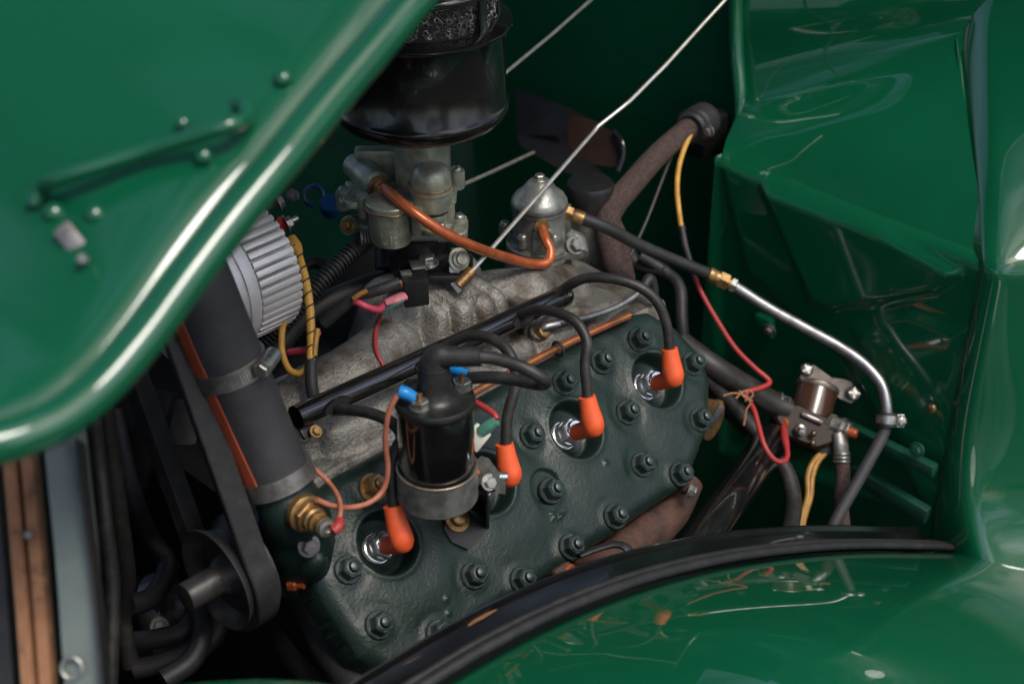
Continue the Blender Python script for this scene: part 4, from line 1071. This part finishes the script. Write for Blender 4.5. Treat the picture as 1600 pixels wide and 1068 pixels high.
t2 = thing('drain_plug', 'small copper coloured drain plug below the water neck', 'plug', q)
G().hex(q, _r - _v * .4, .0042, .006, .0006).lathe([(.0028, .006), (.0026, .011), (0, .0115)], q, _r - _v * .4, 12).make('plug', 'copper', t2)
# temperature sender with wire
q = A(478, 802, .985); k = (A(512, 826, .967) - q).normalized()
t = thing('temperature_sender', 'brass temperature sender threaded into the water neck', 'sender', q)
G().lathe([(.0120, -.004), (.0120, .001), (.0105, .002)], q, k, 28).make('sender_base', 'brass', t)
G().hex(q + k * .001, k, .0105, .0062, .001).make('sender_hexagon', 'brass', t)
G().lathe([(.0078, .006), (.0080, .011), (.0066, .012), (.0068, .015), (.0050, .0155), (.0050, .019), (.0060, .0195), (.0062, .022), (.0042, .0228)], q, k, 24).make('sender_body', 'brass', t)
G().lathe([(.0060, .0215), (.0056, .0245), (.0030, .025), (.0026, .0235), (0, .0235)], q, k, 20).make('sender_terminal', 'zincplate', t)
e_ = q + k * .022
pts = [A(526, 822, .972), A(532, 800, .98), A(530, 780, .99), A(518, 758, 1.005), A(500, 740, 1.01), A(487, 730, 1.012), A(482, 736, 1.014), A(487, 752, 1.02), A(480, 770, 1.025)]
tw = thing('sender_wire', 'thin copper brown wire looping up from the sender with red end', 'wire', pts[0])
G().tube(pts, .0016, 8).make('insulation', 'salmon', tw, ang=80)
G().tube([A(520, 830, .968), A(528, 822, .970), A(531, 812, .974)], [.003, .0036, .003], 10).make('red_crimp', 'red', tw, ang=60)

# belt and fan pulley, in a plane across the engine
XB = -.100
pc = AX(362, 892, XB)
RP = .0345
t = thing('fan_pulley', 'dark steel fan belt pulley with a stub hub', 'pulley', pc - ZUP * RP)
G().lathe([(.010, -.012), (.0125, -.008), (.016, -.004), (RP * .78, -.004), (RP * .86, -.009), (RP * .96, -.0125), (RP * 1.02, -.013), (RP * 1.02, -.0115), (RP * .86, -.002), (RP * .86, .002), (RP * 1.02, .010), (RP * 1.02, .012), (RP * .5, .014)], pc, XA, 56).make('pulley_disc', 'pulley', t)
G().lathe([(0, -.0365), (.0088, -.036), (.0098, -.034), (.0098, -.006)], pc, XA, 32).make('hub', 'pulley', t)
# belt path: down from the upper pulley, round the right side and back up behind
up0 = AX(238, 545, XB); 
RB = RP * 1.0
dv = Vector((0, up0.y - pc.y, up0.z - pc.z)); Ld = dv.length; th0 = math.atan2(dv.z, dv.y); al = math.acos(min(1, (RB - 0) / Ld))
path = []
a1 = th0 + al; a2 = th0 - al
# tangent points
def pcirc(a, r=RB): return pc + Vector((0, math.cos(a), math.sin(a))) * r
cand = [a1, a2]; cand.sort(key=lambda a: pcirc(a).y)          # the run nearer the camera side first
aa, ab = cand[0], cand[1]
def span(a): p = pcirc(a); return p, p + (up0 - pc) - (Vector((0, math.cos(a), math.sin(a))) * RB) + Vector((0, math.cos(a), math.sin(a))) * RB * .2
p0 = pcirc(aa); far0 = p0 + (up0 - pc) * 1.25
seq = [far0.lerp(p0, k) for k in np.linspace(0, .97, 14)]
d_ = (ab - aa) % (2 * math.pi)
goes = d_ if (pcirc(aa + d_ / 2) - pc).dot(up0 - pc) < 0 else d_ - 2 * math.pi
seq += [pcirc(aa + goes * k) for k in np.linspace(0, 1, 40)]
p1 = pcirc(ab); seq += [p1.lerp(p1 + (up0 - pc) * 1.25, k) for k in np.linspace(.03, 1, 14)]
nrm = []
for i in range(len(seq)):
    T = (seq[min(i + 1, len(seq) - 1)] - seq[max(i - 1, 0)]).normalized(); nrm.append(T.cross(XA) * (1 if T.cross(XA).dot(seq[i] - pc) > 0 or True else -1))
s0_ = 1 if nrm[30].dot(seq[30] - pc) > 0 else -1
g = G().sweep([(-.0085, .0035), (.0085, .0035), (.0080, .0045), (-.0080, .0045)][::-1] + [(-.0060, -.0055), (.0060, -.0055)], seq, lambda i: XA, lambda i: nrm[i] * s0_)
tag(g.make('fan_belt', 'rubber'), 'wide black fan belt running from behind the hood round the pulley', 'belt')

# ---- dark parts low at the front
t = thing('starter_generator', 'dark generator end with bright plate and blue tag low down', 'generator', A(240, 1010, 1.22))
gc = A(255, 958, 1.18); gx = (_r * .86 + _u * .30 - _v * .2).normalized()
G().lathe([(.030, -.075), (.036, -.070), (.036, -.004), (.034, 0)], gc - _u * .004, gx, 40).make('casing', 'block', t)
G().lathe([(.0345, -.001), (.0345, .008), (.030, .014), (.012, .016), (.0115, .024), (0, .024)], gc - _u * .004, gx, 40).make('end_plate', 'dullsteel', t)
bolt(t, A(249, 978, 1.145), -_v + gx * .4, .005, 'zincplate')
G().box(A(243, 953, 1.15), gx, _u, -_v, .006, .014, .003, .001).make('blue_tag', 'darkblue', t)
HOS = [([A(150, 560, .97), A(172, 700, 1.0), A(185, 800, 1.02), A(198, 900, 1.05), A(190, 960, 1.07), A(205, 1040, 1.08)], .0062, 'upright black hose behind the radiator support'),
       ([A(130, 560, .95), A(152, 700, .98), A(165, 820, .99), A(176, 920, 1.0), A(172, 1080, 1.0)], .0050, 'dark tube close against the radiator channel'),
       ([A(175, 640, 1.10), A(205, 770, 1.1), A(235, 840, 1.12), A(262, 880, 1.12), A(240, 930, 1.10), A(200, 945, 1.08)], .0075, 'slack black hose curling above the generator'),
       ([A(300, 930, 1.10), A(318, 980, 1.08), A(300, 1030, 1.07), A(255, 1062, 1.06)], .0075, 'black cable bowing down from the pulley hub'),
       ([A(190, 1002, 1.10), A(240, 998, 1.09), A(285, 985, 1.09), A(310, 950, 1.10)], .0070, 'black lead crossing the generator end'),
       ([A(210, 1045, 1.08), A(270, 1030, 1.08), A(330, 1000, 1.08), A(345, 950, 1.09)], .0070, 'lowest black hose above the green nose panel'),
       ([A(190, 700, 1.24), A(215, 790, 1.22), A(245, 850, 1.22), A(285, 895, 1.20)], .0085, 'thick shadowed hose running down to the pulley')]
for pts, r, lab in HOS: one(G().tube(pts, r, 14), 'dark_hose', 'wire' if r < .0063 else 'rubber', lab, 'hose', ang=80)
g = G().box(A(225, 700, 1.12), (_r * .95 - _u * .3).normalized(), (_u * .95 + _r * .3).normalized(), -_v, .020, .085, .014, .004)
tf = thing('cooling_fan', 'shadowed fan blade between hose and radiator', 'fan', A(225, 700, 1.12)); g.make('blade', 'block', tf)
g = G().box(A(285, 690, 1.16), (_r * .97 - _u * .2).normalized(), (_u * .97 + _r * .2).normalized(), -_v, .022, .060, .010, .004)
one(g, 'water_pump_arm', 'pulley', 'pale shadowed bracket behind the fan belt', 'bracket')
one(G().tube([A(470, 905, 1.09), A(490, 945, 1.09), A(515, 1000, 1.085), A(548, 1050, 1.07), A(575, 1090, 1.06)], [.013, .014, .0145, .0145, .0145], 24), 'lower_hose', 'rubber', 'fat black lower water hose left of the cylinder head', 'hose', ang=80)
one(G().tube([A(440, 920, 1.14), A(455, 985, 1.13), A(490, 1040, 1.12), A(530, 1090, 1.10)], .016, 24), 'lower_hose', 'block', 'shadowed second hose beside the fat lower water hose', 'hose', ang=80)

# ---- exhaust manifold under the head edge
pe = [AY(1080, 752, -.040), AY(1050, 795, -.045), AY(1012, 832, -.048), AY(965, 866, -.050), AY(915, 898, -.050), AY(860, 925, -.050), AY(780, 962, -.050)]
t = thing('exhaust_manifold', 'rusty brown exhaust manifold below the lower edge of the head', 'exhaust manifold', pe[3])
G().tube(pe, [.010, .015, .0165, .016, .0145, .014, .014], 28).make('runner', 'rust', t, ang=80)
G().box(AY(880, 897, -.066), HX, HS, HN, .017, .014, .009, .004).make('flange_ear', 'rust', t)
bolt(t, AY(888, 897, -.084), Vector((.2, -1, .1)), .0052, 'copper', 'rusty_bolt')
G().tube([AY(1066, 748, -.048), AY(1072, 757, -.054), AY(1078, 766, -.058)], [.007, .007, .006], 18).make('port_ear', 'rust', t, ang=80)
bolt(t, AY(1078, 766, -.062), Vector((.3, -1, -.1)), .0044, 'zincplate', 'port_bolt')
# black clip strap on the runner
pts = [AH(905, 868, .006), A(930, 858, depth(AH(930, 858)) - .012), A(960, 850, depth(AH(960, 850)) - .02), A(980, 856, depth(AH(980, 856)) - .028), A(982, 872, depth(AH(980, 860)) - .030), A(960, 874, depth(AH(960, 860)) - .024)]
one(G().tube(pts, [.0042, .0050, .0055, .0055, .0045, .003], 10, sx=.45, hint=_u), 'rubber_strap', 'rubber', 'black rubber strap lying over the rusty exhaust runner', 'strap', ang=80)

# ================================================================== steering column, cables, solenoid
ca, cb_ = A(1050, 905, 1.235), A(1208, 686, 1.385)
t = thing('steering_column', 'glossy black steering column tube slanting down past the head', 'steering column', ca)
G().lathe([(.0165, 0), (.0165, (cb_ - ca).length), (.0150, (cb_ - ca).length + .002)], ca, (cb_ - ca).normalized(), 40).make('tube', 'blackgloss', t)
k = (cb_ - ca).normalized()
G().lathe([(.0150, 0), (.0150, .25), (.0, .25)], ca - k * .24, k, 28).make('lower_tube', 'blackgloss', t)
for pts, r, lab, m in (([A(1050, 545, 1.37), A(1085, 575, 1.36), A(1120, 605, 1.37), A(1165, 655, 1.38), A(1200, 695, 1.38), A(1230, 740, 1.37), A(1240, 790, 1.35), A(1232, 840, 1.31)], .0072, 'thick dark cable passing behind the steering column to the fender', 'wire'),
                    ([A(1062, 535, 1.37), A(1110, 570, 1.36), A(1150, 595, 1.37), A(1200, 625, 1.385), A(1230, 640, 1.39)], .0105, 'thick dark cable lying along the firewall to the solenoid', 'wire'),
                    ([A(1060, 560, 1.38), A(1110, 610, 1.39), A(1170, 670, 1.40)], .008, 'shadowed cable behind the two thick dark ones', 'wire'),
                    ([A(1000, 400, 1.46), A(1040, 425, 1.46), A(1062, 450, 1.45), A(1065, 500, 1.44), A(1070, 560, 1.42)], .0058, 'dim black hose dropping behind the flexible fuel hose', 'rubber'),
                    ([A(975, 380, 1.47), A(995, 412, 1.47), A(1040, 425, 1.46)], .007, 'dim black hose end joining below the brown loom', 'rubber')):
    one(G().tube(pts, r, 16), 'dark_cable' if m == 'wire' else 'dark_hose', m, lab, 'cable' if m == 'wire' else 'hose', ang=80)
# horn-like brass edged part beside the head
t = thing('brass_fitting', 'tarnished brass edged fitting beside the rear of the head', 'fitting', A(1110, 660, 1.31))
G().lathe([(.012, -.030), (.016, -.004), (.0175, 0), (.0175, .002), (.014, .003), (.006, .0035)], A(1112, 655, 1.31), (-_v * .5 + _r * .8 - _u * .3), 32).make('cup', 'brass', t)
G().box(A(1118, 650, 1.295), (_r * .5 + _u * .8).normalized(), (_r * .8 - _u * .5).normalized(), -_v, .020, .006, .004, .001).make('tab', 'blacksatin', t)

D0 = 1.400
sbt, stp = A(1262, 662, D0), A(1277, 604, D0 + .008)
k = (stp - sbt).normalized(); LS = (stp - sbt).length
t = thing('starter_solenoid', 'brown starter solenoid with tin cap and copper studs on the firewall', 'solenoid', sbt)
RS = .0186
G().lathe([(RS * 1.0, -.010), (RS * 1.0, LS - .004), (RS * .97, LS)], sbt, k, 40).make('body', 'brownpaint', t)
capm = G().lathe([(RS * 1.02, LS - .003), (RS * 1.06, LS - .002), (RS * 1.06, LS + .001), (RS * .98, LS + .0022), (RS * .5, LS + .0024), (RS * .42, LS + .0040), (RS * .30, LS + .0044), (RS * .2, LS + .003), (0, LS + .003)], sbt, k, 40).make('cap', 'tinplate', t)
sx_, sy_, sz_ = fr(k, _r)
ear = [(1250, 590), (1258, 572), (1272, 570), (1300, 590), (1318, 592), (1340, 600), (1346, 618), (1330, 630), (1312, 622), (1300, 612)]
plate('mounting_ear', [A(px, py, D0 + .026) for px, py in ear], .002, 'tinplate', t)
screw(t, A(1260, 578, D0 + .024), -_v + _u * .2, .0060, 'zincplate'); screw(t, A(1333, 615, D0 + .022), -_v + _u * .2, .0066, 'zincplate')
for px, py in ((1253, 593), (1290, 618)): rivet(t, A(px, py, D0 - .002), k, .0022, 'tinplate')
blk = A(1258, 668, D0 - .006)
bx_ = (A(1318, 688, D0 - .004) - A(1210, 640, D0)).normalized(); by_ = (k - bx_ * k.dot(bx_)).normalized(); bz_ = bx_.cross(by_)
G().prism([(-.030, -.006), (-.014, -.018), (.016, -.016), (.026, -.006), (.026, .008), (.014, .014), (-.016, .014), (-.028, .008)], blk - bz_ * .010, bx_, by_, bz_, .024, .003).make('terminal_base', 'brownbase', t)
G().box(blk + bz_ * (.016 if bz_.dot(_v) < 0 else -.016) + by_ * .006, bx_, by_, bz_, .020, .004, .004, .001).make('base_rib', 'brownpaint', t)
def post(px, py, dirn, L_, parts, d=D0 - .010):
    q = A(px, py, d); kk = dirn.normalized()
    G().lathe([(.0044, 0), (.0044, L_), (.0036, L_ + .002), (0, L_ + .0022)], q, kk, 16).make('copper_stud', 'copper', t)
    for a, r, h, hexy in parts:
        g = G()
        if hexy: g.hex(q + kk * a, kk, r, h, .0008)
        else: g.lathe([(r * .6, a), (r, a), (r, a + h), (r * .6, a + h)], q, kk, 28)
        g.make('terminal_nut' if hexy else 'terminal_washer', 'zincplate', t)
post(1292, 662, (_r * .85 - _u * .30 - _v * .5), .026, [(.002, .0098, .002, 0), (.0045, .0098, .002, 0), (.007, .0092, .006, 1), (.0135, .0098, .002, 0), (.016, .0085, .005, 1)])
post(1228, 636, (-_r * .85 + _u * .45 - _v * .2), .020, [(.001, .0098, .002, 0), (.0035, .0092, .005, 1), (.009, .0098, .002, 0), (.0115, .0085, .005, 1)])
post(1232, 660, (-_r * .5 - _v * .8), .010, [(.001, .0052, .0012, 0), (.0025, .0050, .004, 1)])
for px, py in ((1250, 670),):
    q = A(px, py, D0 - .026); G().lathe([(.0050, 0), (.0046, .003), (.0030, .004), (.0028, .011), (0, .0115)], q, -_v - _u * .2 , 14).make('small_terminal', 'zincplate', t)
rivet(t, A(1271, 677, D0 - .027), -_v, .0030, 'brownpaint'); rivet(t, A(1270, 692, D0 - .026), -_v, .0030, 'brownpaint')

# battery cable from the big post
q = A(1313, 686, D0 - .022)
t = thing('battery_cable', 'grey battery cable with crimped lug hanging from the solenoid', 'cable', q)
G().tube([A(1309, 676, D0 - .020), A(1313, 694, D0 - .022), A(1315, 712, D0 - .022)], [.0058, .0072, .0066], 16, sx=.8).make('lug', 'dullsteel', t, ang=60)
for py in (708, 714, 720): G().torus(A(1315, py, D0 - .022), _u, .0064, .0013, 20, 6).make('lug_crimp', 'zincplate', t, ang=80)
G().tube([A(1315, 712, D0 - .022), A(1317, 745, D0 - .022), A(1314, 785, D0 - .022), A(1318, 830, D0 - .025), A(1320, 870, D0 - .03)], .0064, 16).make('cable', 'loom', t, ang=80)
# ochre pair below the solenoid
t = thing('ochre_wire_pair', 'two ochre wires hanging below the brown solenoid', 'wire', A(1285, 705, D0 - .01))
G().box(A(1290, 700, D0 - .012), _r, _u, _v, .014, .010, .010, .002).make('plug', 'rubber', t)
for dx in (0, 7):
    G().tube([A(1284 + dx, 706, D0 - .014), A(1270 + dx, 722, D0 - .016), A(1262 + dx, 745, D0 - .02), A(1262 + dx * .6, 775, D0 - .025), A(1252 + dx * .6, 810, D0 - .03), A(1246 + dx * .5, 850, D0 - .035)], .0026, 10).make('wire', 'amber', t, ang=80)

# ---- grommet, loom, yellow and red wires at the firewall
gq = AX(1098, 205, .545)
t = thing('loom_grommet', 'round black rubber grommet on a black boss at the firewall corner', 'grommet', gq)
G().box(AX(1098, 205, .575), HX, Vector((0, 1, 0)), ZUP, .045, .040, .040, .010).make('boss', 'blackgloss', t)
gd = (A(1040, 235, 1.40) - A(1080, 196, 1.46)).normalized()
gc_ = A(1084, 198, 1.43)
G().lathe([(.016, -.022), (.0165, -.004), (.0155, -.001), (.0135, .0), (.0150, .002), (.0152, .006), (.0125, .008), (.0105, .007)], gc_, (gd + Vector((-.6, 0, 0))).normalized(), 32).make('grommet', 'rubber', t, ang=60)
bolt(t, A(1108, 205, 1.415), (-1, 0, 0), .004, 'dullsteel')
lp = [A(1082, 196, 1.43), A(1058, 215, 1.42), A(1025, 245, 1.405), A(985, 290, 1.39), A(957, 322, 1.375), A(948, 350, 1.37), A(955, 390, 1.37), A(965, 425, 1.372), A(985, 465, 1.375), A(1005, 490, 1.375), A(1030, 525, 1.37)]
t = thing('wiring_loom', 'thick brown woven wiring loom running down from the firewall grommet', 'wiring loom', lp[0])
G().tube(lp, [.0098, .0098, .0100, .0105, .0115, .0110, .0100, .0095, .0092, .0090, .0085], 20, smooth=8).make('main_loom', 'loom', t, ang=80)
G().tube([A(952, 340, 1.375), A(966, 372, 1.38), A(975, 410, 1.385), A(982, 440, 1.39), A(978, 470, 1.39)], [.008, .0085, .007, .006, .005], 16).make('loom_branch', 'loom', t, ang=80)
one(G().tube([A(1052, 236, 1.425), A(1035, 280, 1.41), A(1010, 345, 1.395), A(985, 400, 1.385), A(976, 428, 1.38)], .0017, 8), 'thin_cable', 'wire', 'thin black cable hanging straight beside the brown loom', 'cable', ang=80)
t = thing('yellow_wire', 'yellow wire bowing down from the firewall grommet into a black sleeve', 'wire', A(1078, 212, 1.42))
G().tube([A(1079, 210, 1.42), A(1068, 235, 1.412), A(1060, 265, 1.405), A(1058, 300, 1.40), A(1063, 345, 1.395), A(1066, 358, 1.393)], .0024, 10).make('insulation', 'yellow', t, ang=80)
G().tube([A(1065, 354, 1.393), A(1071, 385, 1.388), A(1080, 415, 1.38), A(1086, 436, 1.372)], [.0032, .0030, .0027, .0025], 10).make('black_sleeve', 'rubber', t, ang=80)
rw = [A(1086, 434, 1.372), A(1100, 465, 1.37), A(1125, 508, 1.37), A(1150, 545, 1.372), A(1180, 575, 1.375), A(1198, 590, 1.375), A(1202, 598, 1.373), A(1190, 605, 1.368), A(1168, 612, 1.36), A(1166, 620, 1.358), A(1178, 640, 1.345), A(1185, 665, 1.335), A(1194, 695, 1.325), A(1208, 716, 1.325), A(1222, 721, 1.33), A(1230, 712, 1.338), A(1228, 690, 1.35)]
t = thing('red_wire', 'long red wire zigzagging from the black sleeve to the solenoid', 'wire', rw[0])
G().tube(rw, .0023, 10, smooth=6).make('insulation', 'red', t, ang=80)
G().tube([A(1229, 698, 1.346), A(1226, 684, 1.355), A(1224, 668, 1.372)], [.0028, .0034, .003], 10).make('crimp', 'red', t, ang=60)
# frayed string tie
t = thing('string_tie', 'frayed tan string tie knotted round the red wire', 'string', A(1160, 620, 1.345))
for pts in ([(1130, 618), (1145, 614), (1160, 616), (1168, 622)], [(1166, 618), (1172, 630), (1166, 640), (1164, 655), (1162, 664)], [(1150, 622), (1160, 612), (1172, 610), (1176, 618), (1164, 626)], [(1155, 610), (1165, 622), (1176, 626)]):
    G().tube([A(px, py, 1.348) for px, py in pts], .0010, 6).make('strand', 'tan', t, ang=80)
# steel capillary pipe from the manifold to the hose end behind
t = thing('vacuum_pipe', 'bare steel vacuum pipe curving up from the manifold fitting', 'pipe', mpt(842, 518))
dd = depth(mpt(842, 518))
G().tube([mpt(842, 518), A(852, 511, dd - .006), A(880, 504, dd), A(920, 495, dd + .02), A(960, 481, dd + .04), A(992, 462, dd + .055), A(1010, 443, dd + .065)], [.0030, .0034, .0030, .0026, .0026, .0026, .0026], 12).make('pipe', 'steel', t, ang=80)
G().tube([A(846, 515, dd - .006), A(858, 509, dd - .004), A(885, 502, dd)], .0036, 12).make('rubber_sleeve', 'wire', t, ang=80)
G().lathe([(.0046, 0), (.0052, .002), (.0052, .008), (.004, .009)], mpt(842, 520) - ZUP * .002, (A(852, 511, dd - .006) - mpt(842, 518)), 16).make('brass_seat', 'brass', t)
G().tube([A(1006, 448, dd + .063), A(1014, 436, dd + .067), A(1020, 444, dd + .07), A(1024, 470, dd + .075)], [.004, .0048, .0042, .0036], 12).make('rubber_cap', 'rubber', t, ang=80)
